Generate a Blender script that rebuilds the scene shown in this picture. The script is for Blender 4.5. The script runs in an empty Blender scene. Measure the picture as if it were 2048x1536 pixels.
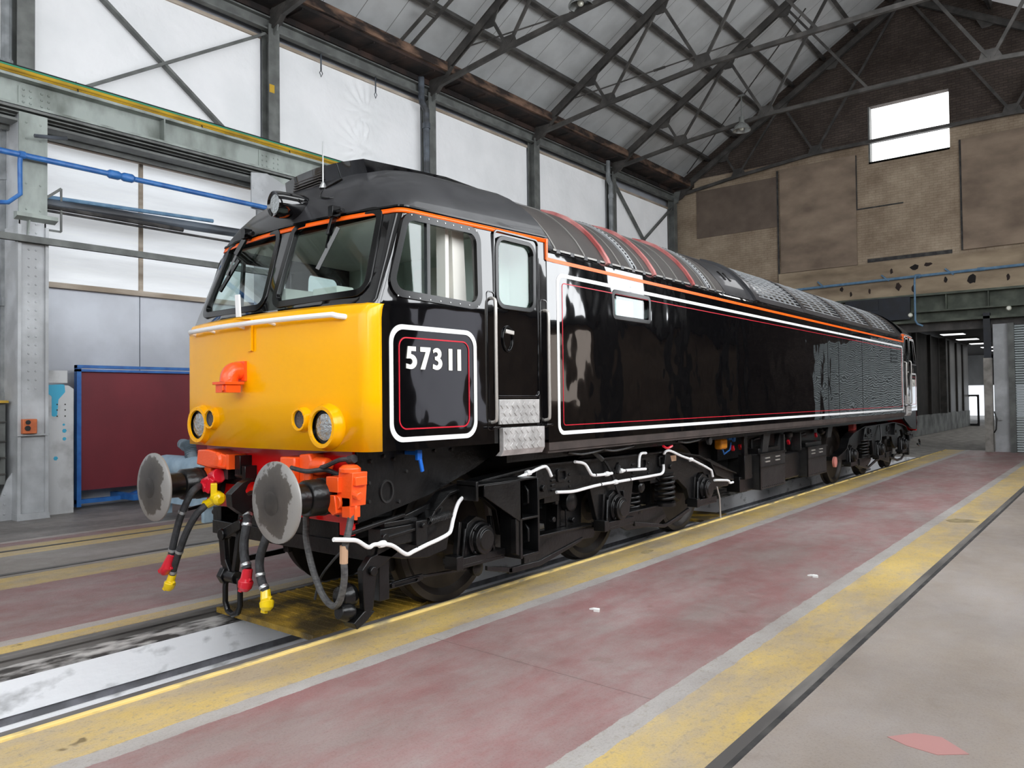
import bpy, bmesh, math, random
from mathutils import Vector, Matrix
random.seed(11)
sc = bpy.context.scene
COL = sc.collection
PI = math.pi

# ---------------------------------------------------------------- camera
CAM = (5.499, -3.107, 1.741); YAW, PITCH, ROLL, FPX = 0.676526, 0.022182, -0.011567, 1532.76
fw = Vector((-math.sin(YAW)*math.cos(PITCH), math.cos(YAW)*math.cos(PITCH), math.sin(PITCH)))
rt = Vector((math.cos(YAW), math.sin(YAW), 0)); upv = rt.cross(fw)
c_, s_ = math.cos(ROLL), math.sin(ROLL)
r2 = rt*c_ + upv*s_; u2 = upv*c_ - rt*s_
cd = bpy.data.cameras.new('camera'); cam = bpy.data.objects.new('camera', cd); COL.objects.link(cam)
cam.matrix_world = Matrix(((r2.x, u2.x, -fw.x, CAM[0]), (r2.y, u2.y, -fw.y, CAM[1]), (r2.z, u2.z, -fw.z, CAM[2]), (0, 0, 0, 1)))
cd.sensor_width = 36; cd.lens = FPX/2048*36; cd.clip_end = 300
sc.camera = cam

# ---------------------------------------------------------------- light and exposure
world = bpy.data.worlds.new('overcast_sky'); sc.world = world; world.use_nodes = True
bg = world.node_tree.nodes['Background']; bg.inputs[0].default_value = (.86, .92, 1, 1); bg.inputs[1].default_value = 1.3
sc.view_settings.view_transform = 'Standard'; sc.view_settings.look = 'None'
sc.view_settings.gamma = 1; sc.view_settings.use_curve_mapping = False; sc.view_settings.exposure = 0.0
def area(name, loc, rot, sx, sy, power, color=(1, 1, 1)):
    l = bpy.data.lights.new(name, 'AREA'); l.shape = 'RECTANGLE'; l.size = sx; l.size_y = sy; l.energy = power; l.color = color
    o = bpy.data.objects.new(name, l); COL.objects.link(o); o.location = loc; o.rotation_euler = rot
    return o
area('added_end_fill', (0, -15.6, 7.4), (PI/2-.25, 0, 0), 17, 4.5, 420, (.95, .98, 1))  # area light added behind the camera to brighten the nose and floor
area('added_roof_fill', (3.8, 3, 12.6), (0, 0, 0), 3, 30, 800, (.95, .98, 1))  # overhead area light added out of view to brighten the floor

# ---------------------------------------------------------------- helpers
def S(r, g, b):
    f = lambda v: (v/255/12.92) if v/255 <= .04045 else ((v/255+.055)/1.055)**2.4
    return (f(r), f(g), f(b), 1)
def mat(name, col, rough=.5, metal=0., col2=None, scale=4., lo=.4, hi=.65, bump=0., bscale=25., coat=0., stretch=(1, 1, 1), emit=None, es=0., detail=6., spec=.5, bdist=.02):
    m = bpy.data.materials.new(name); m.use_nodes = True; nt = m.node_tree; N = nt.nodes; L = nt.links
    b = N['Principled BSDF']; b.inputs['Roughness'].default_value = rough; b.inputs['Metallic'].default_value = metal
    b.inputs['Coat Weight'].default_value = coat; b.inputs['Coat Roughness'].default_value = .03
    b.inputs['Specular IOR Level'].default_value = spec
    b.inputs['Base Color'].default_value = col
    tc = N.new('ShaderNodeTexCoord'); mp = N.new('ShaderNodeMapping'); mp.inputs['Scale'].default_value = stretch
    L.new(tc.outputs['Object'], mp.inputs['Vector'])
    if col2 is not None:
        n = N.new('ShaderNodeTexNoise'); n.inputs['Scale'].default_value = scale; n.inputs['Detail'].default_value = detail
        r = N.new('ShaderNodeValToRGB'); r.color_ramp.elements[0].position = lo; r.color_ramp.elements[1].position = hi
        r.color_ramp.elements[0].color = col; r.color_ramp.elements[1].color = col2
        L.new(mp.outputs[0], n.inputs['Vector']); L.new(n.outputs['Fac'], r.inputs[0]); L.new(r.outputs[0], b.inputs['Base Color'])
    if bump:
        n2 = N.new('ShaderNodeTexNoise'); n2.inputs['Scale'].default_value = bscale; n2.inputs['Detail'].default_value = 4
        bp = N.new('ShaderNodeBump'); bp.inputs['Strength'].default_value = bump; bp.inputs['Distance'].default_value = bdist
        L.new(mp.outputs[0], n2.inputs['Vector']); L.new(n2.outputs['Fac'], bp.inputs['Height']); L.new(bp.outputs[0], b.inputs['Normal'])
        if coat: L.new(bp.outputs[0], b.inputs['Coat Normal'])
    if emit is not None:
        b.inputs['Emission Color'].default_value = emit; b.inputs['Emission Strength'].default_value = es
    return m
def glass_mat(name, tint, refl=.9):
    m = bpy.data.materials.new(name); m.use_nodes = True; nt = m.node_tree; N = nt.nodes; L = nt.links
    N.remove(N['Principled BSDF']); out = N['Material Output']
    t = N.new('ShaderNodeBsdfTransparent'); t.inputs[0].default_value = tint
    g = N.new('ShaderNodeBsdfGlossy'); g.inputs['Roughness'].default_value = .02; g.inputs[0].default_value = (refl, refl, refl, 1)
    lw = N.new('ShaderNodeLayerWeight'); lw.inputs[0].default_value = .5
    pw_ = N.new('ShaderNodeMath'); pw_.operation = 'POWER'; L.new(lw.outputs['Facing'], pw_.inputs[0]); pw_.inputs[1].default_value = 4.5
    f = N.new('ShaderNodeMath'); f.operation = 'MULTIPLY_ADD'; L.new(pw_.outputs[0], f.inputs[0]); f.inputs[1].default_value = .85; f.inputs[2].default_value = .05
    mx = N.new('ShaderNodeMixShader'); L.new(f.outputs[0], mx.inputs[0]); L.new(t.outputs[0], mx.inputs[1]); L.new(g.outputs[0], mx.inputs[2])
    L.new(mx.outputs[0], out.inputs[0]); return m

APART = {'fitting_bracket', 'brake_block', 'brake_cylinder', 'brake_rod', 'bulkhead_lamp', 'desk_cabinet', 'drain_cock', 'drilled_hole', 'end_skirt', 'gusset_plate', 'hanger_strap', 'hose_clip', 'paint_splash', 'panel_joint', 'pipe_union', 'red_valve_handle', 'roof_slot', 'skirt_fitting', 'underframe_lead'}
EXTRA = {}
class MB:
    def __init__(s): s.v = []; s.f = []; s.mi = []
    def add(s, vs, fs, mi=0):
        o = len(s.v); s.v += [tuple(p) for p in vs]; s.f += [[o+i for i in f] for f in fs]; s.mi += [mi]*len(fs); return s
    def box(s, x0, x1, y0, y1, z0, z1, mi=0):
        vs = [(x, y, z) for x in (x0, x1) for y in (y0, y1) for z in (z0, z1)]
        return s.add(vs, [[0, 1, 3, 2], [4, 6, 7, 5], [0, 4, 5, 1], [2, 3, 7, 6], [0, 2, 6, 4], [1, 5, 7, 3]], mi)
    def bar(s, p0, p1, w, h, up=(0, 0, 1), mi=0):
        p0 = Vector(p0); p1 = Vector(p1); d = (p1-p0).normalized(); up = Vector(up)
        if abs(d.dot(up)) > .98: up = Vector((0, 1, 0))
        a = d.cross(up).normalized(); b = a.cross(d).normalized(); a *= w/2; b *= h/2
        vs = [p+sa*a+sb*b for p in (p0, p1) for sa in (-1, 1) for sb in (-1, 1)]
        return s.add(vs, [[0, 1, 3, 2], [4, 6, 7, 5], [0, 4, 5, 1], [2, 3, 7, 6], [0, 2, 6, 4], [1, 5, 7, 3]], mi)
    def tube(s, pts, r, n=8, mi=0):
        pts = [Vector(p) for p in pts]; m = len(pts); rr = r if isinstance(r, (list, tuple)) else [r]*m
        d0 = (pts[1]-pts[0]).normalized(); a = d0.orthogonal().normalized(); vs = []
        for i, p in enumerate(pts):
            d = (pts[min(i+1, m-1)]-pts[max(i-1, 0)]).normalized()
            a = (a-d*a.dot(d)).normalized(); b = d.cross(a)
            for k in range(n):
                t = 2*PI*k/n; vs.append(p+(a*math.cos(t)+b*math.sin(t))*rr[i])
        fs = [[i*n+k, i*n+(k+1) % n, (i+1)*n+(k+1) % n, (i+1)*n+k] for i in range(m-1) for k in range(n)]
        fs += [list(range(n))[::-1], [(m-1)*n+k for k in range(n)]]
        return s.add(vs, fs, mi)
    def lathe(s, prof, org, axis, n=24, mi=0, ph=0, cap=True):
        # prof: list of (radius, distance along axis)
        ax = Vector(axis).normalized(); a = ax.orthogonal().normalized() if abs(ax.z) > .9 or abs(ax.x)+abs(ax.y) == 0 else Vector((0, 0, 1)).cross(ax).normalized(); b = ax.cross(a); org = Vector(org); vs = []
        for r, t in prof:
            r = max(r, 1e-4)
            for k in range(n):
                q = 2*PI*k/n+ph; vs.append(org+ax*t+(a*math.cos(q)+b*math.sin(q))*r)
        m = len(prof)
        fs = [[i*n+k, i*n+(k+1) % n, (i+1)*n+(k+1) % n, (i+1)*n+k] for i in range(m-1) for k in range(n)]
        if cap: fs += [list(range(n))[::-1], [(m-1)*n+k for k in range(n)]]
        return s.add(vs, fs, mi)
    def prism(s, poly, axis, a0, a1, mi=0):
        f = {'x': lambda p, a: (a, p[0], p[1]), 'y': lambda p, a: (p[0], a, p[1]), 'z': lambda p, a: (p[0], p[1], a)}[axis]
        n = len(poly); vs = [f(p, a0) for p in poly]+[f(p, a1) for p in poly]
        return s.add(vs, [list(range(n))[::-1], [n+i for i in range(n)]]+[[i, (i+1) % n, n+(i+1) % n, n+i] for i in range(n)], mi)
    def ring(s, po, pi, axis, a0, a1, mi=0):
        f = {'x': lambda p, a: (a, p[0], p[1]), 'y': lambda p, a: (p[0], a, p[1]), 'z': lambda p, a: (p[0], p[1], a)}[axis]
        n = len(po); vs = [f(p, a0) for p in po]+[f(p, a0) for p in pi]+[f(p, a1) for p in po]+[f(p, a1) for p in pi]; fs = []
        for i in range(n):
            j = (i+1) % n
            fs += [[i, j, n+j, n+i], [2*n+i, 3*n+i, 3*n+j, 2*n+j], [i, 2*n+i, 2*n+j, j], [n+i, n+j, 3*n+j, 3*n+i]]
        return s.add(vs, fs, mi)
    def coil(s, c, r, wr, h, turns, n=6):
        k = int(turns*14); pts = [(c[0]+r*math.cos(2*PI*i/14), c[1]+r*math.sin(2*PI*i/14), c[2]+h*i/k) for i in range(k+1)]
        return s.tube(pts, wr, n)
    def parts(s):
        # loose islands gathered into pieces that lie near each other
        n = len(s.v); par = list(range(n))
        def find(i):
            while par[i] != i: par[i] = par[par[i]]; i = par[i]
            return i
        for f in s.f:
            a = find(f[0])
            for j in f[1:]: par[find(j)] = a
        isl = {}
        for i in range(n): isl.setdefault(find(i), []).append(i)
        ks = list(isl); bb = []
        for k in ks:
            p = [s.v[i] for i in isl[k]]; bb.append(([min(q[a] for q in p) for a in range(3)], [max(q[a] for q in p) for a in range(3)]))
        g = list(range(len(ks)))
        def fg(i):
            while g[i] != i: g[i] = g[g[i]]; i = g[i]
            return i
        for i in range(len(ks)):
            for j in range(i+1, len(ks)):
                gap = math.sqrt(sum(max(0, bb[i][0][a]-bb[j][1][a], bb[j][0][a]-bb[i][1][a])**2 for a in range(3)))
                sz = max(max(b[1][a]-b[0][a] for a in range(3)) for b in (bb[i], bb[j]))
                if gap <= max(.02, .5*sz): g[fg(j)] = fg(i)
        grp = {}
        for i, k in enumerate(ks): grp.setdefault(fg(i), set()).update(isl[k])
        out = []
        for vs in grp.values():
            o = MB(); mp = {}
            for f, mi in zip(s.f, s.mi):
                if f[0] in vs:
                    for i in f:
                        if i not in mp: mp[i] = len(o.v); o.v.append(s.v[i])
                    o.f.append([mp[i] for i in f]); o.mi.append(mi)
            out.append(o)
        return out
    def build(s, name, m=None, parent=None, ang=30, bevel=0, loc=None, recalc=True):
        if name in APART:
            ps = s.parts()
            if len(ps) > 1:
                os_ = [p._build(name, m, parent, ang, bevel, loc, recalc) for p in ps]; EXTRA[os_[0].name] = os_[1:]; return os_[0]
        return s._build(name, m, parent, ang, bevel, loc, recalc)
    def _build(s, name, m=None, parent=None, ang=30, bevel=0, loc=None, recalc=True):
        me = bpy.data.meshes.new(name); vs = s.v
        if loc is not None: vs = [(v[0]-loc[0], v[1]-loc[1], v[2]-loc[2]) for v in vs]
        me.from_pydata(vs, [], s.f)
        for i, p in enumerate(me.polygons): p.material_index = s.mi[i]
        if recalc:
            bm = bmesh.new(); bm.from_mesh(me); bmesh.ops.recalc_face_normals(bm, faces=bm.faces); bm.to_mesh(me); bm.free()
        me.polygons.foreach_set('use_smooth', [True]*len(me.polygons)); me.set_sharp_from_angle(angle=math.radians(ang))
        for q in (m if isinstance(m, (list, tuple)) else [m]):
            if q: me.materials.append(q)
        o = bpy.data.objects.new(name, me); COL.objects.link(o)
        if loc is not None: o.location = loc
        if bevel:
            b = o.modifiers.new('bevel', 'BEVEL'); b.width = bevel; b.segments = 2; b.limit_method = 'ANGLE'; b.angle_limit = math.radians(40); b.harden_normals = False
        if parent: o.parent = parent
        return o
def rpoly(pts, r, n=5):
    out = []; m = len(pts)
    for i in range(m):
        p = Vector(pts[i]).to_3d(); a = Vector(pts[i-1]).to_3d(); b = Vector(pts[(i+1) % m]).to_3d()
        rr = r[i] if isinstance(r, (list, tuple)) else r
        u = (a-p).normalized(); v = (b-p).normalized(); th = u.angle(v)
        d = min(rr/math.tan(th/2), (a-p).length*.49, (b-p).length*.49); rr2 = d*math.tan(th/2)
        c = p+(u+v).normalized()*(rr2/math.sin(th/2)); s0 = p+u*d-c; s1 = p+v*d-c
        for k in range(n+1):
            t = k/n; q = s0.normalized().slerp(s1.normalized(), t)*rr2 if s0.length > 1e-7 and s0.angle(s1) > 1e-4 else s0
            out.append((c.x+q.x, c.y+q.y))
    return out
def rrect(a0, a1, b0, b1, r, n=5): return rpoly([(a0, b0), (a1, b0), (a1, b1), (a0, b1)], r, n)
def spline(pts, k=5):
    pts = [Vector(p) for p in pts]; out = []
    for i in range(len(pts)-1):
        p0 = pts[max(i-1, 0)]; p1 = pts[i]; p2 = pts[i+1]; p3 = pts[min(i+2, len(pts)-1)]
        for j in range(k):
            t = j/k; out.append(.5*((2*p1)+(-p0+p2)*t+(2*p0-5*p1+4*p2-p3)*t*t+(-p0+3*p1-3*p2+p3)*t**3))
    out.append(pts[-1]); return out
def tag(o, label, cat, group=None):
    o['label'] = label; o['category'] = cat
    if group: o['group'] = group
    return o
def struct(o): o['kind'] = 'structure'; return o
def empty(name, loc=(0, 0, 0), parent=None):
    o = bpy.data.objects.new(name, None); COL.objects.link(o); o.location = loc; o.empty_display_size = .2
    if parent: o.parent = parent
    return o
def copy_tree(o, parent=None):
    c = o.copy(); COL.objects.link(c)
    if parent: c.parent = parent
    for ch in [x for x in o.children]: copy_tree(ch, c)
    return c
def cut(o, cutter):
    # subtract a closed solid from a mesh and throw the solid away
    m = o.modifiers.new('cut', 'BOOLEAN'); m.object = cutter; m.operation = 'DIFFERENCE'; m.solver = 'EXACT'
    bpy.context.view_layer.update()
    dg = bpy.context.evaluated_depsgraph_get(); me = bpy.data.meshes.new_from_object(o.evaluated_get(dg))
    o.modifiers.clear(); o.data = me; me.set_sharp_from_angle(angle=math.radians(30)); bpy.data.objects.remove(cutter)

# ---------------------------------------------------------------- materials of the shed
def floor_mat():
    m = bpy.data.materials.new('painted_shed_floor'); m.use_nodes = True; nt = m.node_tree; N = nt.nodes; L = nt.links; b = N['Principled BSDF']
    tc = N.new('ShaderNodeTexCoord'); sx = N.new('ShaderNodeSeparateXYZ'); L.new(tc.outputs['Object'], sx.inputs[0])
    def noise(sc_, det=6, st=(1, 1, 1), rough=.6):
        mp = N.new('ShaderNodeMapping'); mp.inputs['Scale'].default_value = st; n = N.new('ShaderNodeTexNoise')
        n.inputs['Scale'].default_value = sc_; n.inputs['Detail'].default_value = det; n.inputs['Roughness'].default_value = rough
        L.new(tc.outputs['Object'], mp.inputs[0]); L.new(mp.outputs[0], n.inputs['Vector']); return n.outputs['Fac']
    def math_(op, a, b_=None):
        k = N.new('ShaderNodeMath'); k.operation = op
        for i, v in enumerate((a, b_)):
            if v is None: continue
            if isinstance(v, (int, float)): k.inputs[i].default_value = v
            else: L.new(v, k.inputs[i])
        return k.outputs[0]
    def ramp(fac, stops, interp='LINEAR'):
        r = N.new('ShaderNodeValToRGB'); r.color_ramp.interpolation = interp; e = r.color_ramp.elements
        while len(e) < len(stops): e.new(0.5)
        for i, (p, c) in enumerate(stops): e[i].position = p; e[i].color = c
        L.new(fac, r.inputs[0]); return r.outputs[0]
    def mix(f, a, c):
        k = N.new('ShaderNodeMix'); k.data_type = 'RGBA'
        if isinstance(f, float): k.inputs[0].default_value = f
        else: L.new(f, k.inputs[0])
        for i, v in ((6, a), (7, c)):
            if isinstance(v, tuple): k.inputs[i].default_value = v
            else: L.new(v, k.inputs[i])
        return k.outputs[2]
    xj = math_('ADD', sx.outputs[0], math_('MULTIPLY', math_('SUBTRACT', noise(14, 8, (1, .35, 1), .7), .5), .055))
    fac = math_('DIVIDE', math_('ADD', xj, 9), 18)
    CO = S(168, 157, 147); GR = S(190, 187, 183); Y = S(222, 193, 118); RD = S(160, 120, 119); GL = S(150, 145, 138); DK = S(128, 126, 124); W = S(196, 188, 182)
    st = [(-9, DK), (-5.85, W), (-5.72, RD), (-5.45, Y), (-4.75, GL), (-3.45, Y), (-2.93, RD), (-1.1, W), (-.98, Y), (.97 , Y), (1.38, GR), (1.5, RD), (3.24, GR), (3.40, Y), (3.9, CO)]
    base = ramp(fac, [((x+9)/18, c) for x, c in st], 'CONSTANT')
    wear = ramp(noise(1.5, 12, (1, .4, 1), .76), [(.41, (0, 0, 0, 1)), (.60, (1, 1, 1, 1))])
    worn = mix(wear, base, mix(.66, base, S(170, 163, 160)))
    # small chips of bare concrete
    chips = ramp(noise(26, 6, (1, .6, 1), .7), [(.56, (0, 0, 0, 1)), (.61, (1, 1, 1, 1))])
    isy = ramp(fac, [((x+9)/18, c) for x, c in [(-9, (0, 0, 0, 1)), (-5.45, (1, 1, 1, 1)), (-4.75, (0, 0, 0, 1)), (-3.45, (1, 1, 1, 1)), (-2.93, (0, 0, 0, 1)), (-.98, (1, 1, 1, 1)), (1.38, (.6, .6, .6, 1)), (1.5, (.1, .1, .1, 1)), (3.24, (.8, .8, .8, 1)), (3.9, (0, 0, 0, 1))]], 'CONSTANT')
    c1 = mix(math_('MULTIPLY', math_('MULTIPLY', chips, isy), .6), worn, S(160, 150, 135))
    # oily spots
    oil = ramp(noise(3.1, 3, (1, .8, 1)), [(.68, (0, 0, 0, 1)), (.71, (1, 1, 1, 1))])
    near = ramp(fac, [((x+9)/18, c) for x, c in [(-9, (0, 0, 0, 1)), (-1.1, (1, 1, 1, 1)), (1.42, (.25, .25, .25, 1)), (3.2, (.15, .15, .15, 1))]], 'CONSTANT')
    c2 = mix(math_('MULTIPLY', math_('MULTIPLY', oil, near), .75), c1, S(92, 78, 52))
    big = ramp(noise(.5, 4, (1, .6, 1)), [(.35, S(205, 200, 196)), (.7, (1, 1, 1, 1))])
    mm = N.new('ShaderNodeMix'); mm.data_type = 'RGBA'; mm.blend_type = 'MULTIPLY'; mm.inputs[0].default_value = .9; L.new(c2, mm.inputs[6]); L.new(big, mm.inputs[7])
    # a saw-cut joint across the walkway
    j = math_('ABSOLUTE', math_('SUBTRACT', math_('ADD', sx.outputs[1], math_('MULTIPLY', sx.outputs[0], .04)), 1.02))
    jj = math_('MULTIPLY', math_('MULTIPLY', math_('LESS_THAN', j, .005), math_('GREATER_THAN', sx.outputs[0], 1.46)), math_('MULTIPLY', math_('LESS_THAN', sx.outputs[0], 3.3), .4))
    c3 = mix(jj, mm.outputs[2], S(80, 60, 55))
    spk = ramp(noise(70, 5, (1, 1, 1), .8), [(.32, S(196, 192, 190)), (.5, (1, 1, 1, 1)), (.70, (1, 1, 1, 1))])
    m4 = N.new('ShaderNodeMix'); m4.data_type = 'RGBA'; m4.blend_type = 'MULTIPLY'; m4.inputs[0].default_value = .6; L.new(c3, m4.inputs[6]); L.new(spk, m4.inputs[7])
    L.new(m4.outputs[2], b.inputs['Base Color'])
    L.new(ramp(noise(6, 4), [(.3, (.42, .42, .42, 1)), (.7, (.62, .62, .62, 1))]), b.inputs['Roughness'])
    bp = N.new('ShaderNodeBump'); bp.inputs['Strength'].default_value = .25; bp.inputs['Distance'].default_value = .01; L.new(noise(40, 5), bp.inputs['Height']); L.new(bp.outputs[0], b.inputs['Normal'])
    return m
def brick_mat(name, c1, c2, mortar, bump=.5, soot=None):
    m = bpy.data.materials.new(name); m.use_nodes = True; nt = m.node_tree; N = nt.nodes; L = nt.links; b = N['Principled BSDF']; b.inputs['Roughness'].default_value = .9
    tc = N.new('ShaderNodeTexCoord'); mp = N.new('ShaderNodeMapping'); mp.inputs['Rotation'].default_value = (PI/2, 0, 0)
    L.new(tc.outputs['Object'], mp.inputs[0]); bt = N.new('ShaderNodeTexBrick'); L.new(mp.outputs[0], bt.inputs['Vector'])
    bt.inputs['Color1'].default_value = c1; bt.inputs['Color2'].default_value = c2; bt.inputs['Mortar'].default_value = mortar
    bt.inputs['Scale'].default_value = 1; bt.inputs['Brick Width'].default_value = .235; bt.inputs['Row Height'].default_value = .083; bt.inputs['Mortar Size'].default_value = .009
    n = N.new('ShaderNodeTexNoise'); n.inputs['Scale'].default_value = .9; n.inputs['Detail'].default_value = 9; n.inputs['Roughness'].default_value = .62; L.new(tc.outputs['Object'], n.inputs['Vector'])
    r = N.new('ShaderNodeValToRGB'); r.color_ramp.elements[0].position = .34; r.color_ramp.elements[1].position = .68
    r.color_ramp.elements[0].color = (.5, .46, .43, 1); r.color_ramp.elements[1].color = (1, 1, 1, 1); L.new(n.outputs['Fac'], r.inputs[0])
    mx = N.new('ShaderNodeMix'); mx.data_type = 'RGBA'; mx.blend_type = 'MULTIPLY'; mx.inputs[0].default_value = 1; L.new(bt.outputs['Color'], mx.inputs[6]); L.new(r.outputs[0], mx.inputs[7])
    L.new(mx.outputs[2], b.inputs['Base Color'])
    n3 = N.new('ShaderNodeTexNoise'); n3.inputs['Scale'].default_value = 14; n3.inputs['Detail'].default_value = 5; L.new(tc.outputs['Object'], n3.inputs['Vector'])
    ad = N.new('ShaderNodeMath'); ad.operation = 'SUBTRACT'; L.new(n3.outputs['Fac'], ad.inputs[0]); L.new(bt.outputs['Fac'], ad.inputs[1])
    bp = N.new('ShaderNodeBump'); bp.inputs['Strength'].default_value = bump; bp.inputs['Distance'].default_value = .03; L.new(ad.outputs[0], bp.inputs['Height']); L.new(bp.outputs[0], b.inputs['Normal'])
    return m
def seam_mat(name, col, line, axis, pitch, rough=.6, emit=0.):
    m = bpy.data.materials.new(name); m.use_nodes = True; nt = m.node_tree; N = nt.nodes; L = nt.links; b = N['Principled BSDF']; b.inputs['Roughness'].default_value = rough
    tc = N.new('ShaderNodeTexCoord'); sx = N.new('ShaderNodeSeparateXYZ'); L.new(tc.outputs['Object'], sx.inputs[0])
    a = N.new('ShaderNodeMath'); a.operation = 'DIVIDE'; L.new(sx.outputs[axis], a.inputs[0]); a.inputs[1].default_value = pitch
    f = N.new('ShaderNodeMath'); f.operation = 'FRACT'; L.new(a.outputs[0], f.inputs[0])
    l = N.new('ShaderNodeMath'); l.operation = 'LESS_THAN'; L.new(f.outputs[0], l.inputs[0]); l.inputs[1].default_value = .02
    n = N.new('ShaderNodeTexNoise'); n.inputs['Scale'].default_value = 1.4; n.inputs['Detail'].default_value = 7; L.new(tc.outputs['Object'], n.inputs['Vector'])
    r = N.new('ShaderNodeValToRGB'); r.color_ramp.elements[0].position = .3; r.color_ramp.elements[1].position = .6; r.color_ramp.elements[0].color = tuple(v*.8 for v in col[:3])+(1,); r.color_ramp.elements[1].color = col; L.new(n.outputs['Fac'], r.inputs[0])
    mx = N.new('ShaderNodeMix'); mx.data_type = 'RGBA'; L.new(l.outputs[0], mx.inputs[0]); L.new(r.outputs[0], mx.inputs[6]); mx.inputs[7].default_value = line
    L.new(mx.outputs[2], b.inputs['Base Color'])
    if emit: b.inputs['Emission Strength'].default_value = emit; L.new(mx.outputs[2], b.inputs['Emission Color'])
    return m

FLOOR = floor_mat()
M = {}
M['concrete'] = mat('grey_concrete', S(120, 117, 112), .8, col2=S(160, 156, 150), scale=3, bump=.3)
M['pitwall'] = mat('whitewashed_pit_wall', S(170, 171, 172), .75, col2=S(236, 237, 239), scale=6, lo=.30, hi=.44, detail=10, bump=.4, bscale=12, stretch=(1, .5, 1))
M['pitgrey'] = mat('grey_pit_stripe', S(92, 92, 96), .7, col2=S(120, 120, 126), scale=6)
M['pitdirt'] = mat('dirty_pit_edge', S(62, 59, 57), .8, col2=S(184, 181, 178), scale=13, lo=.40, hi=.58, stretch=(1, .3, 1), bump=.6, detail=10)
M['railtop'] = mat('worn_rail_steel', S(84, 81, 79), .55, .1, col2=S(122, 118, 114), scale=5, stretch=(1, .2, 1))
M['raildark'] = mat('dark_rail_groove', S(38, 37, 38), .7, col2=S(70, 68, 66), scale=5)
M['lip'] = mat('yellow_painted_lip', S(150, 140, 115), .85, col2=S(232, 205, 130), scale=9, lo=.35, hi=.5, stretch=(1, .3, 1), bump=.4)
M['steel_green'] = mat('grey_green_painted_steel', S(108, 114, 108), .6, col2=S(158, 166, 161), scale=2.2, lo=.32, hi=.6, bump=.15, bscale=30, stretch=(1, 1, .5))
M['steel_grey'] = mat('grey_painted_steel', S(160, 162, 164), .5, col2=S(190, 193, 196), scale=2, bump=.1, bscale=40)
M['steel_dark'] = mat('sooty_truss_steel', S(56, 54, 52), .6, col2=S(80, 77, 74), scale=3, bump=.15)
M['steel_mid'] = mat('grey_column_steel', S(88, 90, 88), .6, col2=S(112, 115, 112), scale=3, bump=.15)
M['rust'] = mat('rusty_gutter_steel', S(26, 22, 21), .9, col2=S(62, 46, 40), scale=1.6, lo=.42, hi=.66, bump=.5, bscale=10)
M['fascia'] = mat('stained_timber_fascia', S(38, 30, 27), .9, col2=S(128, 100, 82), scale=5, lo=.42, hi=.68, bump=.5, stretch=(1, .35, 1))
M['timber'] = mat('bare_timber_batten', S(152, 138, 122), .8, col2=S(186, 174, 160), scale=6, stretch=(1, .2, 1))
M['roofpanel'] = seam_mat('pale_roof_lining', S(196, 198, 198), S(120, 118, 116), 1, .92)
M['brick'] = brick_mat('tan_painted_brick', S(172, 155, 134), S(180, 163, 142), S(160, 143, 122))
M['brick_soot_and_dark'] = brick_mat('sooty_and_darkened_gable_brick', S(78, 68, 62), S(92, 81, 74), S(66, 58, 53), 1.0)
M['render'] = mat('stained_cement_render', S(112, 97, 84), .9, col2=S(152, 134, 116), scale=1.1, lo=.3, hi=.72, bump=.6, bscale=9, stretch=(1, 1, 1.8), detail=10)
M['render2'] = mat('pale_brown_render_band', S(120, 104, 86), .9, col2=S(170, 152, 128), scale=1.3, lo=.3, hi=.65, bump=.45, bscale=9, stretch=(.6, 1, 1.8), detail=10)
M['render3'] = mat('dark_brown_render', S(88, 76, 68), .9, col2=S(116, 102, 90), scale=1.3, lo=.3, hi=.7, bump=.35, bscale=9, detail=10)
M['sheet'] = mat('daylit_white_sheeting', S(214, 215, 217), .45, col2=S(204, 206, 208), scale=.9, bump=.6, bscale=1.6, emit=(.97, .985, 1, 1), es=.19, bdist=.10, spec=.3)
M['sheetR'] = mat('daylit_white_sheeting_right', S(226, 229, 233), .35, emit=(.94, .97, 1, 1), es=7.0)
M['sheetF'] = mat('added_end_glow', S(226, 229, 233), .35, emit=(.92, .96, 1, 1), es=1.2)  # glow for the added glazing behind the camera
M['polycarb'] = mat('daylit_translucent_panel', S(186, 189, 193), .5, col2=S(200, 203, 206), scale=2.5, bump=.6, bscale=1.6, stretch=(1, .25, 2.2), emit=(.94, .97, 1, 1), es=.40, bdist=.08, spec=.2)
M['winsky'] = mat('bright_daylight_window', S(240, 244, 250), .4, emit=(1, 1, 1, 1), es=3.2)
M['greysheet'] = mat('dull_grey_sheet_metal', S(170, 173, 180), .4, .15, col2=S(186, 190, 198), scale=1.2, bump=.12, bscale=1.5, bdist=.08)
M['blue'] = mat('blue_painted_pipe', S(38, 92, 160), .4, col2=S(58, 118, 185), scale=6)
M['blue2'] = mat('faded_blue_pipe', S(88, 122, 152), .5, col2=S(112, 145, 172), scale=6)
M['greypipe'] = mat('grey_drain_pipe', S(110, 114, 116), .5, col2=S(140, 144, 146), scale=4)
M['darkpipe'] = mat('dark_steel_pipe', S(52, 54, 58), .45, col2=S(92, 100, 110), scale=3, stretch=(1, .3, 1))
M['cabyel'] = mat('yellow_sheathed_cable', S(196, 158, 40), .5, col2=S(160, 128, 42), scale=2)
M['cabgrn'] = mat('green_sheathed_cable', S(58, 140, 108), .5)
M['cabblk'] = mat('black_sheathed_cable', S(30, 36, 40), .5)
M['maroon'] = mat('maroon_board', S(96, 28, 38), .55, col2=S(118, 36, 46), scale=1.2, lo=.3, hi=.7, stretch=(1, 1, .6))
M['blueframe'] = mat('blue_board_frame', S(34, 90, 160), .45, col2=S(50, 112, 182), scale=5)
M['sheetgrey'] = mat('scuffed_pale_grey_board', S(160, 160, 160), .6, col2=S(196, 197, 198), scale=2.5, lo=.3, hi=.5)
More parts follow.
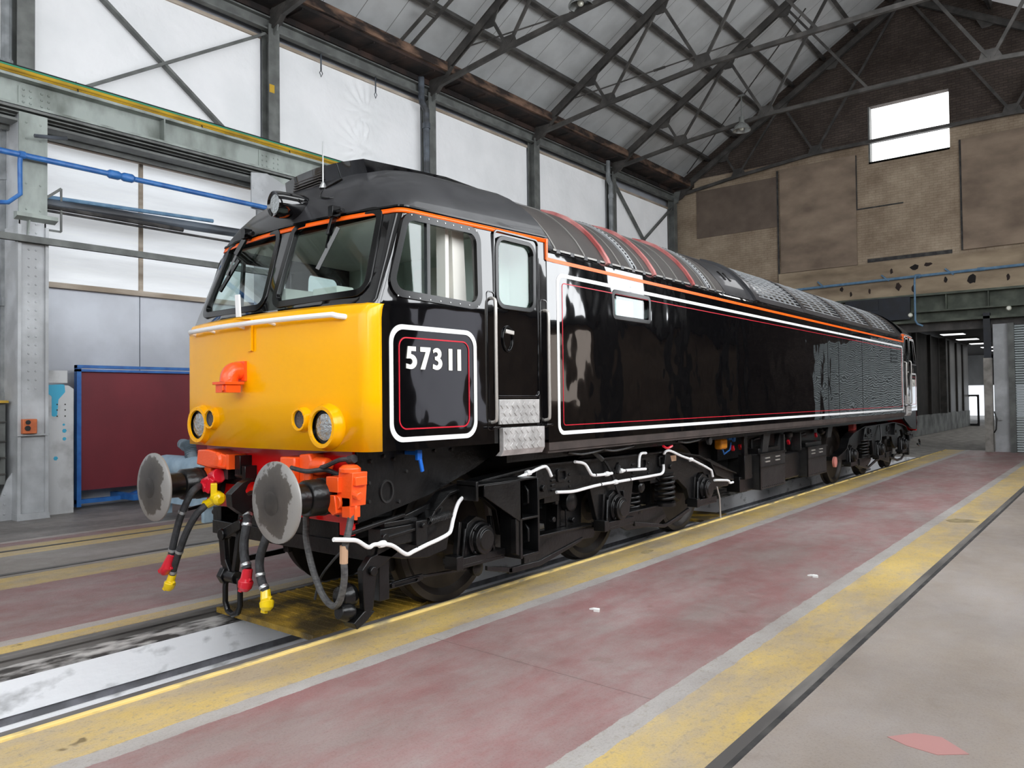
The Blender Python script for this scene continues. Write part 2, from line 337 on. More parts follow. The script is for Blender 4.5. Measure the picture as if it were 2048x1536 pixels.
M['cyan'] = mat('splashed_cyan_paint', S(62, 166, 200), .5)
M['socket'] = mat('orange_enamel', S(196, 106, 62), .5, col2=S(176, 92, 54), scale=9)
M['blackish'] = mat('black_fitting', S(28, 28, 29), .5)
M['lamp'] = mat('lamp_reflector_aluminium', S(170, 172, 170), .25, .7)
M['lampglass'] = mat('lamp_glass', S(205, 205, 190), .15, 0, spec=.8)
M['darkblue'] = mat('dark_blue_cover', S(12, 15, 22), .5, col2=S(22, 28, 40), scale=3)
M['shutter'] = mat('galvanised_shutter_slat', S(150, 157, 158), .4, .5)
M['tunnelwall'] = mat('dull_clad_tunnel_wall', S(92, 92, 91), .45, .1, col2=S(140, 140, 138), scale=.9, lo=.3, hi=.7, stretch=(1, 1, .4), bump=.3, bscale=3)
M['tunneldark'] = mat('dark_tunnel_timber', S(34, 32, 30), .8, col2=S(52, 48, 45), scale=2)
M['wainscot'] = mat('grey_block_wainscot', S(96, 99, 98), .6, col2=S(150, 154, 152), scale=1.6, lo=.35, hi=.65)
M['iceblue'] = mat('pale_blue_painted_steel', S(150, 176, 196), .4, col2=S(176, 200, 216), scale=5)
M['flexhose'] = mat('ribbed_grey_duct_hose', S(112, 126, 136), .5)
M['grate'] = mat('yellow_grp_grating_with_grime', S(70, 56, 22), .7, col2=S(178, 142, 40), scale=2.2, lo=.42, hi=.62, bump=.9, bscale=60)

# ---------------------------------------------------------------- floor, pit, rails
X0, X1, Y0, Y1 = -9.2, 9.2, -16, 25.2
f = MB()
f.box(X0, -.74, Y0, Y1, -.3, 0); f.box(.86, 9.2, Y0, 25.2, -.3, 0)
fl = f.build('floor', FLOOR); struct(fl)
g = MB(); g.box(-.74, .86, 21.5, 25.2, -.3, -.012); g.box(-9.2, 9.2, 25.2, 75, -.3, -.01); struct(g.build('floor', M['concrete']))
p = MB()
p.prism([(-.74, -.3), (-.74, -.075), (-.60, -.085), (-.5, -.11), (-.5, -.3)], 'y', Y0, 21.5, 1)     # ledge beside the left rail
p.box(-.7, -.497, Y0, 21.5, -.37, -.125, 0); p.box(-.7, -.52, Y0, 21.5, -.435, -.37, 2); p.box(-.7, -.497, Y0, 21.5, -1.35, -.435, 0)
p.box(.755, .86, Y0, 21.5, -1.35, -.10, 0); p.box(-.7, .86, Y0, 21.5, -1.45, -1.35, 0); p.box(-.7, .86, 21.4, 21.6, -1.35, -.02, 0)
struct(p.build('floor', [M['pitwall'], M['pitdirt'], M['pitgrey']]))
def rail(x, z, y0, y1, label):
    r = MB(); r.prism([(x-.035, z), (x-.037, z-.03), (x-.009, z-.04), (x-.009, z-.08), (x-.03, z-.09), (x-.03, z-.1), (x+.03, z-.1), (x+.03, z-.09), (x+.009, z-.08), (x+.009, z-.05), (x+.037, z-.03), (x+.035, z)], 'y', y0, y1)
    return tag(r.build('rail', M['railtop'], bevel=.004), label, 'rail', 'rails of the engine shed tracks')
rail(-.69, .0, Y0, 25.2, 'steel rail along the far lip of the white inspection pit')
rail(.79, .0, Y0, 25.2, 'steel rail along the near lip of the inspection pit, under the locomotive\'s visible wheels')
b = MB(); b.box(-.74, -.6, Y0, 21.5, -.2, -.10); b.box(.757, .86, Y0, 21.5, -.16, -.10); b.build('x', M['concrete']).name = 'trim_9'; struct(bpy.data.objects['trim_9'])
q_ = MB(); q_.prism([(4.50, 1.17), (4.60, 1.30), (4.72, 1.33), (4.86, 1.20), (4.74, 1.10), (4.6, 1.12)], 'z', .0, .0025, 0)
for cx_, cy_, ax_, ay_ in [(3.66, 9.15, .22, .20), (1.18, 4.7, .05, .13)]: q_.prism([(cx_+ax_*math.cos(t*PI/6)*random.uniform(.7, 1.1), cy_+ay_*math.sin(t*PI/6)*random.uniform(.7, 1.1)) for t in range(12)], 'z', 0, .0025, 1)
struct(q_.build('trim_6', [mat('spilt_red_paint', S(176, 128, 124), .6), mat('oil_stain', S(158, 142, 104), .6, col2=S(120, 106, 78), scale=9)]))
for x_, y_, lab in [(3.02, 4.55, 'crumpled white paper scrap on the red walkway towards the right stripe'), (1.97, 2.28, 'small torn white scrap on the red walkway near the locomotive')]:
    q_ = MB(); q_.prism([(x_, y_), (x_+.05, y_+.01), (x_+.07, y_+.05), (x_+.02, y_+.04)], 'z', 0, .012); q_.prism([(x_+.06, y_-.03), (x_+.11, y_-.02), (x_+.09, y_+.02), (x_+.05, y_+.02)], 'z', 0, .02)
    tag(q_.build('paper_scrap', mat('white_paper', S(235, 235, 232), .7)), lab, 'litter', 'scraps on the floor')
k = MB(); k.box(.865, .905, Y0, 25.0, -.01, .018); struct(k.build('trim_1', M['lip'], bevel=.006))
for i, (xa, w, lab) in enumerate([(3.905, .1, 'worn flush steel rail between the yellow stripe and the concrete floor at right'), (5.36, .1, 'worn flush steel rail at the far right of the floor'), (-3.66, .1, 'flush steel rail on the left beyond the red walkway, beside a yellow stripe'), (-5.1, .08, 'flush steel rail nearest the left wall')]):
    r = MB(); r.box(xa, xa+w*.68, Y0, 25.2, -.1, .004, 0); r.box(xa+w*.68, xa+w, Y0, 25.2, -.1, -.0+.002, 1)
    tag(r.build('rail', [M['railtop'], M['raildark']]), lab, 'rail', 'rails of the engine shed tracks')
pl = MB(); pl.box(-.62, .72, .44, 2.0, -.035, .0)
for i in range(16): pl.box(-.62, .72, .44+i*.1, .44+i*.1+.02, 0, .008)
tag(pl.build('pit_grating', M['grate']), 'grimy yellow grating panel covering the pit under the locomotive nose', 'grating')
pl = MB(); pl.box(-.62, .72, 7.2, 8.0, -.035, .0); tag(pl.build('pit_grating', M['grate']), 'yellow-brown plank across the pit below the underframe equipment boxes', 'grating')

# ---------------------------------------------------------------- gable wall
def gbox(x0, x1, z0, z1, y, d, m, name, lab=None, cat=None, kind=True):
    o = MB().box(x0, x1, y, y+d, z0, z1).build(name, m)
    return struct(o) if kind else tag(o, lab, cat)
w = MB()
w.box(-9, -2.7, 25, 25.5, 0, 6.3, 0); w.box(-2.7, 9, 25, 25.5, 4.0, 6.3, 0); w.box(4.6, 9, 24.9, 25.5, 0, 6.3, 1)  # last box: unseen dark slab, darkened for the reflection in the body side
w.box(-9, -1.25, 25, 25.5, 6.3, 10.4, 0); w.box(1.2, 9, 25, 25.5, 6.3, 10.4, 0); w.box(-1.25, 1.2, 25, 25.5, 6.3, 9.77, 0)
w.prism([(-9, 10.4), (-1.25, 10.4), (-1.25, 11.7), (1.2, 11.7), (1.2, 10.4), (9, 10.4), (8.7, 10.6), (0, 16), (-8.7, 10.6)], 'y', 25, 25.5, 1)
struct(w.build('wall_back', [M['brick'], M['brick_soot_and_dark']]))
struct(MB().box(-1.3, 1.25, 25.3, 25.34, 9.7, 11.75).build('window_1', M['winsky']))
wf = MB(); wf.box(-1.25, 1.2, 25.0, 25.3, 9.72, 9.79); wf.box(-1.25, -1.2, 25.0, 25.3, 9.77, 11.7); wf.box(-1.25, 1.2, 25.02, 25.06, 10.42, 10.46); struct(wf.build('trim_2', M['steel_mid']))
gb = MB()
for x0, x1, z0, z1, mi, d in [(-4.3, -1.67, 6.3, 10.12, 0, .07), (1.52, 5.2, 6.4, 9.95, 0, .09), (-7.6, -4.4, 8.05, 9.9, 2, .03), (-4.4, 4.6, 5.02, 6.28, 1, .06), (-1.35, 1.2, 6.34, 6.46, 3, .03), (5.4, 8.9, 6.4, 9.9, 2, .06)]:
    gb.box(x0, x1, 25-d, 25.02, z0, z1, mi)
gb.box(-1.69, -.2, 24.96, 25.01, 8.2, 8.24, 3)
gb.box(-4.42, -4.37, 24.955, 25.01, 5.0, 10.1, 3); gb.box(1.46, 1.52, 24.955, 25.01, 6.4, 9.95, 3); gb.box(-1.68, -1.64, 24.955, 25.01, 8.2, 10.1, 3)
struct(gb.build('trim_3', [M['render'], M['render2'], M['render3'], M['raildark']]))
# spalled dark patches on the render band
sp = MB()
for x, z, a, b_ in [(-.4, 5.42, .10, .16), (-1.3, 5.35, .05, .1), (.1, 6.0, .16, .1), (.5, 6.06, .13, .07), (-.6, 5.95, .06, .1), (1.75, 5.45, .15, .2), (1.0, 5.5, .06, .1), (2.7, 5.4, .05, .12), (-2.2, 5.5, .07, .1), (.05, 5.3, .05, .14), (-1.9, 5.3, .04, .12)]:
    n = 9; sp.prism([(x+a*math.cos(2*PI*i/n)*random.uniform(.6, 1.1), z+b_*math.sin(2*PI*i/n)*random.uniform(.6, 1.1)) for i in range(n)], 'y', 24.925, 24.945)
struct(sp.build('trim_4', M['rust']))
gi = empty('lintel_girder', (0, 24.7, 4.1))
def sub(mb, name, m, par, **k):
    o = mb.build(name, m, **k)
    for q in [o]+EXTRA.get(o.name, []):
        q.parent = par; q.matrix_parent_inverse = Matrix.Translation(-Vector(par.location)) if par.location.length else Matrix()
    return o
q = MB(); q.box(-2.9, 4.6, 24.72, 24.78, 4.2, 5.05); q.box(-2.9, 4.6, 24.45, 24.95, 4.98, 5.05); q.box(-2.9, 4.6, 24.45, 24.95, 4.45, 4.50); q.box(-2.9, 4.6, 24.5, 24.95, 4.12, 4.2)
for i in range(6): q.box(-2.4+i*1.15, -2.37+i*1.15, 24.5, 24.72, 4.5, 4.98)
sub(q, 'girder_web', mat('dull_green_girder_paint', S(62, 68, 58), .6, col2=S(90, 96, 84), scale=2.5), gi)
sub(MB().box(-2.9, 4.6, 24.85, 25.0, 3.85, 4.12), 'dark_soffit_beam', M['steel_dark'], gi)
sub(MB().box(-1.95, .05, 24.40, 24.5, 4.25, 5.0).box(-1.95, -.9, 24.38, 24.41, 4.62, 4.95), 'blue_cover', M['darkblue'], gi)
q = MB()
for x in (.05, 2.75): q.lathe([(.0, -.05), (.06, -.03), (.075, .02), (.05, .06)], (x, 24.42, 4.38), (0, -1, 0), 12)
sub(q, 'bulkhead_lamp', M['lampglass'], gi)
tag(gi, 'green riveted steel lintel girder over the doorway in the end gable', 'girder')
pp = MB(); pp.tube([(-4.4, 24.86, 5.62), (-2, 24.86, 5.66), (1, 24.86, 5.70), (5, 24.86, 5.74)], .045); pp.tube([(.2, 24.84, 5.69), (.2, 24.5, 5.62), (.2, 24.38, 5.5), (.2, 24.36, 4.2), (.26, 24.36, 4.08), (.42, 24.36, 4.0)], .03)
for x in (-3, -.9, 1.0): pp.bar((x, 24.9, 5.85), (x+.25, 24.8, 5.62), .04, .04)
pp.lathe([(.07, -.08), (.07, .08)], (.2, 24.86, 5.69), (1, 0, 0), 10); pp.lathe([(.06, -.1), (.06, .1)], (2.0, 24.86, 5.715), (1, 0, 0), 10)
tag(pp.build('air_pipe', M['blue2']), 'faded blue air pipe with a drop leg along the end gable above the doorway', 'pipe')
po = empty('door_post', (2.17, 24.6, 0))
sub(MB().box(2.06, 2.24, 24.5, 24.7, 2.9, 4.3), 'blue_upper_post', M['darkblue'], po); sub(MB().box(2.04, 2.26, 24.48, 24.72, 0, 2.9), 'grey_lower_post', M['concrete'], po)
sub(MB().tube([(2.3, 24.5, 1.25), (2.36, 24.45, 1.0), (2.34, 24.45, .7), (2.28, 24.5, .6)], .02), 'cable_loop', M['blackish'], po)
tag(po, 'steel door post, blue above and grey below, left of the roller shutter', 'post')
d = empty('door_2', (2.9, 24.8, 0)); d['kind'] = 'structure'
s = MB()
for i in range(52): s.prism([(24.80, i*.075), (24.75, i*.075+.012), (24.76, i*.075+.055), (24.80, i*.075+.07)], 'x', 2.82, 5.8)
sub(s, 'slat_curtain', M['shutter'], d); s = MB(); s.box(2.68, 2.84, 24.62, 24.95, 0, 3.95); sub(s, 'guide_rail', M['steel_mid'], d)
gp = MB(); gp.box(2.28, 2.7, 24.75, 24.9, 0, 3.95); gp.box(2.28, 2.7, 24.74, 24.76, 2.0, 2.01); gp.box(2.36, 2.48, 24.70, 24.76, .98, 1.06)
struct(gp.build('wall_door_panel', M['steel_grey'])).name = 'trim_5'

# ---------------------------------------------------------------- tunnel shed beyond the doorway
t = MB(); t.box(-1.9, -1.72, 25.5, 39.5, .9, 4.6, 1); t.box(-1.9, -1.7, 39.5, 48.2, .9, 4.7, 0); t.box(-1.9, -1.66, 25.5, 48.2, 0, .9, 2)
t.box(5.9, 6.1, 25.5, 62, 0, 4.6, 0); t.box(-7, -1.9, 62, 62.3, 2.5, 6, 0); t.box(-2.2, 6, 62, 62.3, 2.5, 6, 0)
struct(t.build('wall_left', [M['tunnelwall'], M['tunneldark'], M['wainscot']])).name = 'wall_tunnel'
for i, (y, dd) in enumerate([(27, .16), (30.2, .1), (33.5, .16), (36.8, .12), (39.6, .3), (41.8, .08), (44, .08), (46, .08)]):
    o = MB().box(-1.72, -1.72+dd, y, y+.25, .9, 4.6).build('wall_stud', M['tunneldark'] if i != 4 else M['steel_dark'])
    tag(o, ['dark upright nearest the doorway on the tunnel wall', 'second dark upright inside the tunnel', 'third dark upright inside the tunnel', 'fourth dark upright inside the tunnel', 'thick dark stanchion where the tunnel wall turns pale', 'thin upright just beyond the thick tunnel stanchion', 'middle thin upright on the pale tunnel wall', 'thin upright on the pale tunnel wall nearest the open door'][i], 'upright', 'uprights on the tunnel wall')
t = MB(); t.box(-7, 6, 25.5, 62, 4.7, 4.8)
struct(t.build('ceiling', M['tunneldark'])).name = 'ceiling_tunnel'
area('tunnel_fill', (1.2, 42, 4.4), (0, 0, 0), 3, 26, 260)  # area light added to brighten the dark tunnel
for i in range(7):
    y = 33+i*4.2; q = empty('skylight_panel', (-.8, y, 4.55)); tag(q, 'lit skylight panel in the tunnel ceiling, number %s from the doorway' % ['one', 'two', 'three', 'four', 'five', 'six', 'seven'][i], 'lamp', 'tunnel skylights')
    sub(MB().box(-1.3, -.3, y, y+.9, 4.62, 4.7), 'fitting', M['steel_mid'], q); sub(MB().box(-1.26, -.34, y+.04, y+.86, 4.60, 4.62), 'lens', mat('lit_skylight_pane', S(240, 240, 235), .5, emit=(1, 1, 1, 1), es=1.6), q)  # row of glowing panels standing in for scattered skylights
dr = MB(); dr.ring(rrect(-1.82, -1.2, -.01, 1.8, .02, 2), rrect(-1.72, -1.3, .12, 1.7, .05, 2), 'y', 48.3, 48.4)
tag(dr.build('glazed_door', M['blackish']), 'small open glazed door with dark frame at the bright end of the tunnel', 'door')

# ---------------------------------------------------------------- left wall
CY = [-12, -7.4, -2.95, 1.6, 6.25, 10.95, 15.45, 19.95, 24.6]
struct(MB().box(-9.1, -8.75, Y0, 25.2, 0, 9.9).build('wall_left', M['greysheet']))
n_ = 2
for i in range(len(CY)-1):
    a, b = CY[i]+.14, CY[i+1]-.14
    # upper sheeting, lower translucent panels, timber battens
    wn = MB(); top = 9.45 if i != 7 else 9.3
    nx, nz = (110, 70) if i == 4 else (18, 12); vs = []
    for u in range(nx+1):
        for v in range(nz+1):
            y = a+(b-a)*u/nx; z = 6.3+(top-6.3)*v/nz; dx = 0
            if i == 4:      # the wrinkled seam of the torn sheeting
                py, pz = y-8.95, z-7.75; r1 = math.hypot(py, pz)+.05; an = math.atan2(pz, py)
                dx = .050*math.exp(-(py/.16)**2)*math.sin(z*17+math.sin(z*5)*2)*math.exp(-((z-7.9)/1.0)**4)
                if py < .1: dx += .030*math.sin(an*21+2)*math.exp(-((r1-.5)/.42)**2)*math.exp(-((z-7.8)/.7)**2)
                py2, pz2 = y-9.0, z-8.7; dx += .022*math.sin(math.atan2(pz2, py2)*15)*math.exp(-((math.hypot(py2, pz2)-.4)/.3)**2)*(1 if py2 < .1 else .2)
            vs.append((-8.62+dx, y, z))
    wn.add(vs, [[u*(nz+1)+v, (u+1)*(nz+1)+v, (u+1)*(nz+1)+v+1, u*(nz+1)+v+1] for u in range(nx) for v in range(nz)])
    o = struct(wn.build('window_%d' % n_, M['sheet'], recalc=False, ang=80)); n_ += 1
    t = MB(); t.box(-8.64, -8.58, a, b, top, top+.07)
    struct(t.build('trim_%d' % (20+i), M['timber']))
    wn = MB(); wn.box(-8.66, -8.6, a, b, 3.82, 6.25); struct(wn.build('window_%d' % n_, M['polycarb'])); n_ += 1
    t = MB(); ym = a+(b-a)*.42; t.box(-8.6, -8.56, ym-.035, ym+.035, 3.8, 6.25); t.box(-8.6, -8.52, a, b, 3.74, 3.83); t.box(-8.6, -8.52, a, b, 6.18, 6.32); t.box(-8.6, -8.53, a-.02, a+.06, 3.8, 6.25); t.box(-8.6, -8.53, b-.12, b, 3.8, 6.25)
    struct(t.build('trim_%d' % (40+i), M['timber']))
    t = MB(); t.box(-8.72, -8.62, a, ym-.008, 0, 3.76); t.box(-8.72, -8.62, ym+.008, b, 0, 3.76)
    struct(t.build('wall_left_panel', M['greysheet'])).name = 'trim_%d' % (60+i)
def place(i): return ['behind the viewpoint', 'behind the viewpoint', 'just left of the frame', 'at the far left of the frame beside the riveted crane column', 'third from the gable corner counting none hidden, between the two big bays', 'fifth', 'fourth', 'third', 'second'][i]
names = ['', '', '', 'tall roof column at the far left behind the riveted crane column', 'tall grey roof column with a yellow tape mark, at the end of the cross-braced bay', 'tall dark roof column beside the bent black downpipe, above the cab roof', 'slim dark roof column directly above the cab door', 'roof column beside the grey downpipe near the gable', 'corner roof column where the left wall meets the brick gable']
for i in range(3, 9):
    y = CY[i]; c = empty('roof_column', (-8.45, y, 0))
    q = MB(); q.box(-8.56, -8.34, y-.012, y+.012, 0, 9.7); q.box(-8.58, -8.56, y-.13, y+.13, 0, 9.7); q.box(-8.34, -8.32, y-.13, y+.13, 0, 9.7)
    sub(q, 'column_shaft', M['steel_mid'], c); q = MB(); q.prism([(-8.6, 9.35), (-8.2, 9.55), (-8.1, 9.95), (-8.6, 9.95)], 'y', y-.02, y+.02); sub(q, 'gusset_plate', M['steel_mid'], c)
    if i == 4: sub(MB().box(-8.318, -8.314, y-.12, y+.0, 8.25, 8.42), 'yellow_tape', M['cabyel'], c)
    tag(c, names[i], 'column', 'roof columns along the left wall')
bm_ = MB(); bm_.box(-8.5, -8.46, Y0, 25, 9.6, 9.86); bm_.box(-8.5, -8.36, Y0, 25, 9.84, 9.87); bm_.box(-8.5, -8.36, Y0, 25, 9.59, 9.62)
tag(bm_.build('eaves_beam', M['steel_mid']), 'grey-green eaves beam running along the top of the left wall', 'beam')
gt = MB(); gt.box(-9.1, -7.78, Y0, 25, 10.03, 10.1, 0); gt.box(-7.80, -7.70, Y0, 25, 10.10, 10.32, 1); gt.box(-8.4, -8.36, Y0, 25, 9.9, 10.04, 0)
for i in range(40):
    y = -14+i*.98; gt.box(-8.9, -7.8, y, y+.03, 9.99, 10.04, 0)
tag(gt.build('rusty_gutter', [M['rust'], M['fascia']]), 'rusty black gutter trough with stained brown fascia above the left wall windows', 'gutter')
def brace(p0, p1, lab): tag(MB().bar(p0, p1, .05, .13, up=(1, 0, 0)).build('diagonal_brace', M['steel_mid']), lab, 'brace', 'wall cross bracing')
brace((-8.5, 1.75, 9.75), (-8.5, 6.1, 6.6), 'diagonal brace falling to the right across the white sheeting at upper left')
brace((-8.46, 1.75, 6.75), (-8.46, 6.1, 9.5), 'diagonal brace rising to the right across the white sheeting at upper left')
brace((-8.5, 20.1, 9.5), (-8.5, 24.5, 5.9), 'diagonal brace falling to the right in the last bay before the gable')
brace((-8.46, 20.1, 6.2), (-8.46, 24.5, 9.3), 'diagonal brace rising to the right in the last bay before the gable')
# downpipes
def downpipe(y, x, label, m, offs=True):
    q = MB(); pts = [(x, y-.05, 10.0), (x, y-.05, 9.5), (x+.02, y-.05, 9.35), (x+.02, y+.10, 9.2), (x, y+.12, 9.0), (x, y+.12, .2)] if offs else [(x, y, 10), (x, y, .2)]
    q.tube(pts, .08, 10)
    for z in (8.8, 7.2, 5.4, 3.4, 1.9): q.lathe([(.10, -.07), (.10, .07)], (x, pts[-1][1], z), (0, 0, 1), 12)
    tag(q.build('downpipe', m), label, 'pipe', 'wall downpipes')
downpipe(10.62, -8.33, 'black bent downpipe beside the roof column above the cab roof', M['darkpipe'])
downpipe(19.6, -8.33, 'grey bent downpipe on the sheeting near the gable corner', M['greypipe'])
downpipe(1.32, -8.33, 'pale grey jointed downpipe at the extreme left edge', M['greypipe'], False)
for y, lab in [(7.55, 'hanging shackle strap over the wrinkled sheeting, left one'), (9.15, 'hanging shackle strap over the wrinkled sheeting, right one')]:
    q = MB(); q.box(-8.46, -8.44, y-.015, y+.015, 9.22, 9.6); q.tube([(-8.45, y, 9.22), (-8.45, y-.04, 9.15), (-8.45, y, 9.06), (-8.45, y+.04, 9.15), (-8.45, y, 9.22)], .01, 6)
    tag(q.build('hanging_strap', M['darkpipe']), lab, 'strap', 'straps hanging from the eaves beam')

# ---------------------------------------------------------------- crane runway on riveted columns
rv = []
def rivets(mb, pts, r=.017, h=.014):
    for p in pts: mb.lathe([(r, 0), (r*.8, h*.7), (r*.3, h)], p, (1, 0, 0), 8)
def crane_column(y0, y1, label, full):
    cx = -7.75; c = empty('crane_column', (-8.0, (y0+y1)/2, 0))
    q = MB(); q.box(cx-.02, cx, y0, y1, 0, 6.3); q.box(cx-.5, cx-.48, y0, y1, 0, 6.3); q.box(cx-.5, cx, y0+.01, y0+.03, 0, 6.3); q.box(cx-.5, cx, y1-.03, y1-.01, 0, 6.3)
    q.box(cx-.55, cx+.05, y0-.015, y0+.03, 0, 4.55); q.box(cx-.55, cx+.05, y1-.03, y1+.015, 0, 4.55)
    for k in range(20): rivets(q, [(cx, y0+.15, 1.9+k*.135+.12), (cx, y1-.15, 1.9+k*.135+.12)])
    sub(q, 'box_shaft', M['steel_grey'] if full else M['steel_grey'], c)
    q = MB(); q.box(cx, cx+.03, y0, y1, 4.66, 6.3); q.prism([(cx, 4.62), (cx+.14, 4.66), (cx+.14, 4.72), (cx, 4.74)], 'y', y0-.06, y1+.12)
    q.box(cx-.04, cx+.06, y0-.03, y1+.03, 4.28, 4.34); rivets(q, [(cx+.03, y, z) for y in (y0+.1, y1-.1) for z in (4.8, 5.2, 5.9, 6.15)])
    q.prism([(cx+.0, 4.34), (cx+.10, 4.62), (cx, 4.62)], 'y', y0+.12, y0+.14)
    sub(q, 'upper_casing', M['steel_green'], c)
    q = MB(); q.prism([(y0-.02, 0), (y1+.04, 0), (y1+.02, .1), (y0-.02, .1)], 'x', cx-.6, cx+.06); q.prism([(y0-.30, 0), (y0, 0), (y0, .75), (y0-.08, .62)], 'x', cx-.2, cx-.17)
    rivets(q, [(cx-.17, y0-.12, z) for z in (.1, .25, .4)]); sub(q, 'foot_plates', M['steel_grey'], c)
    if full:
        q = MB(); q.box(cx, cx+.07, y0-.02, y1+.02, 1.29, 1.32); sub(q, 'ledge', M['steel_grey'], c)
    else:
        q = MB(); q.prism([(y0-.45, 5.55), (y1+.0, 5.45), (y1+.0, 6.1), (y0-.1, 6.3), (y0-.45, 6.25)], 'x', cx+.03, cx+.06); rivets(q, [(cx+.06, y0-.4+.12*k, 5.62) for k in range(7)]+[(cx+.06, y0-.4+.2*k, 5.95) for k in range(4)])
        sub(q, 'capital_plate', M['steel_grey'], c)
    tag(c, label, 'column'); return c
crane_column(1.3, 1.7, 'riveted grey crane column at the left edge with an orange switch on it', True)
crane_column(5.75, 6.2, 'riveted grey crane column with a splayed capital, behind the cab roof', False)
gd = empty('crane_runway_girder', (-7.9, 4, 6.4)); cx = -7.75
q = MB(); q.box(cx-.2, cx-.17, Y0, 24, 6.42, 6.85); q.box(cx-.35, cx, Y0, 24, 6.83, 6.87); q.box(cx-.35, cx, Y0, 24, 6.40, 6.44)
q.prism([(1.35, 6.46), (1.85, 6.44), (1.9, 6.5), (1.9, 6.8), (1.4, 6.82), (1.35, 6.76)], 'x', cx-.17, cx-.15); rivets(q, [(cx-.15, 1.42+a, 6.52+b_) for a in (0, .1, .26, .36) for b_ in (0, .1, .2)], .022, .02)
q.box(cx-.17, cx-.15, 5.6, 6.1, 6.46, 6.82); rivets(q, [(cx-.15, 5.68+a, 6.52+b_) for a in (0, .1, .26, .36) for b_ in (0, .1, .2)], .02, .02)
for y in (3.6, 8, 10): q.box(cx-.17, cx-.0, y, y+.02, 6.44, 6.83)
sub(q, 'girder_web', M['steel_green'], gd)
q = MB(); q.box(cx-.4, cx+.02, Y0, 24, 6.34, 6.38); q.box(cx-.5, cx-.1, Y0, 24, 6.26, 6.33); q.box(cx-.3, cx-.02, Y0, 24, 6.16, 6.2); q.box(cx-.45, cx-.4, Y0, 24, 6.1, 6.34); q.box(cx-.1, cx+.02, Y0, 24, 6.28, 6.30)
sub(q, 'walkway_angles', M['steel_mid'], gd)
tag(gd, 'pale green riveted crane runway girder crossing the upper left', 'girder')
cb = empty('cable_run', (-7.8, 4, 6.9)); q = MB()
for i, x in enumerate((cx-.02, cx+.01, cx-.01)): q.tube([(x, Y0, 6.90+i*.028), (x, 24, 6.90+i*.028)], .02, 6)
sub(q, 'yellow_cables', M['cabyel'], cb); sub(MB().tube([(cx-.04, Y0, 6.99), (cx-.04, 24, 6.99)], .025, 6), 'green_cable', M['cabgrn'], cb); q = MB(); q.tube([(cx-.07, Y0, 7.03), (cx-.07, 24, 7.03)], .018, 6)
sub(q, 'black_cable', M['cabblk'], cb)
for y in (2.15, 4.3, 6.2): sub(MB().bar((cx+.04, y, 6.86), (cx-.1, y+.02, 7.06), .012, .02), 'cable_tie', M['cabblk'], cb)
tag(cb, 'bundle of yellow, green and black cables lying along the crane runway girder', 'cable')
# pipes in front of the left wall
q = MB(); q.tube([(-7.6, Y0, 5.59), (-7.6, 5.9, 5.59)], .045, 10); q.lathe([(.05, -.22), (.075, -.18), (.075, -.05), (.05, 0), (.075, .05), (.075, .18), (.05, .22)], (-7.6, 2.78, 5.59), (0, 1, 0), 12)
q.tube([(-7.6, 1.28, 5.59), (-7.62, 1.28, 5.45), (-7.66, 1.3, 5.0), (-7.7, 1.15, 4.85), (-7.7, .6, 4.75)], .035, 8)
for y in (1.3, 5.8): q.lathe([(.06, -.04), (.06, .04)], (-7.6, y, 5.59), (0, 1, 0), 10)
tag(q.build('air_pipe', M['blue']), 'bright blue air pipe with a union joint running left of the cab roof', 'pipe')
q = MB(); q.tube([(-7.9, 1.7, 4.98), (-7.9, 7.5, 5.12)], .085, 12); pp = empty('conduit_pipe', (-7.9, 1.7, 4.98)); sub(q, 'thick_pipe', M['darkpipe'], pp)
sub(MB().tube([(-7.88, 1.7, 5.08), (-7.88, 4.6, 5.2)], .035, 8), 'blue_pipe', M['blue2'], pp)
sub(MB().tube([(-7.86, 1.7, 4.86), (-7.86, 7, 4.86)], .022, 8).tube([(-7.86, 1.7, 4.93), (-7.86, 4, 4.93)], .04, 8), 'thin_conduit', M['raildark'], pp)
sub(MB().bar((-7.85, 1.95, 4.55), (-7.85, 1.95, 5.25), .02, .03).bar((-7.85, 1.7, 4.55), (-7.85, 1.95, 4.55), .02, .03).bar((-7.85, 1.72, 5.05), (-7.85, 1.95, 5.25), .03, .04), 'hanger_bracket', M['steel_mid'], pp)
tag(pp, 'thick dark pipe with smaller conduits crossing the translucent panels', 'pipe')
tag(MB().box(-7.68, -7.64, Y0, 5.7, 4.27, 4.38).box(-7.68, -7.60, Y0, 5.7, 4.27, 4.28).build('cable_tray', M['steel_mid']), 'flat grey steel tray bar crossing the translucent panels below the pipes', 'bar')
sw = empty('switch_socket', (-7.66, 1.42, 1.44)); sub(MB().box(-7.74, -7.62, 1.33, 1.53, 1.325, 1.55), 'enamel_box', M['socket'], sw, bevel=.01)
q = MB(); q.lathe([(.035, 0), (.035, .015)], (-7.62, 1.40, 1.50), (1, 0, 0), 12); q.lathe([(.04, 0), (.04, .015)], (-7.62, 1.395, 1.41), (1, 0, 0), 12); sub(q, 'socket_hole', M['blackish'], sw)
tag(sw, 'small orange switch box on the riveted column at far left', 'switch')
for y, z in [(1.36, 3.64), (1.36, 2.45), (1.36, 1.95)]:
    pass
q = MB(); q.tube([(-7.5, 1.44, 5.90), (-7.55, 1.86, 5.98), (-7.55, 1.92, 6.0)], .03, 8); tag(q.build('wall_hook', M['darkpipe']), 'short dark rod hook sticking out of the upper left crane column', 'hook')
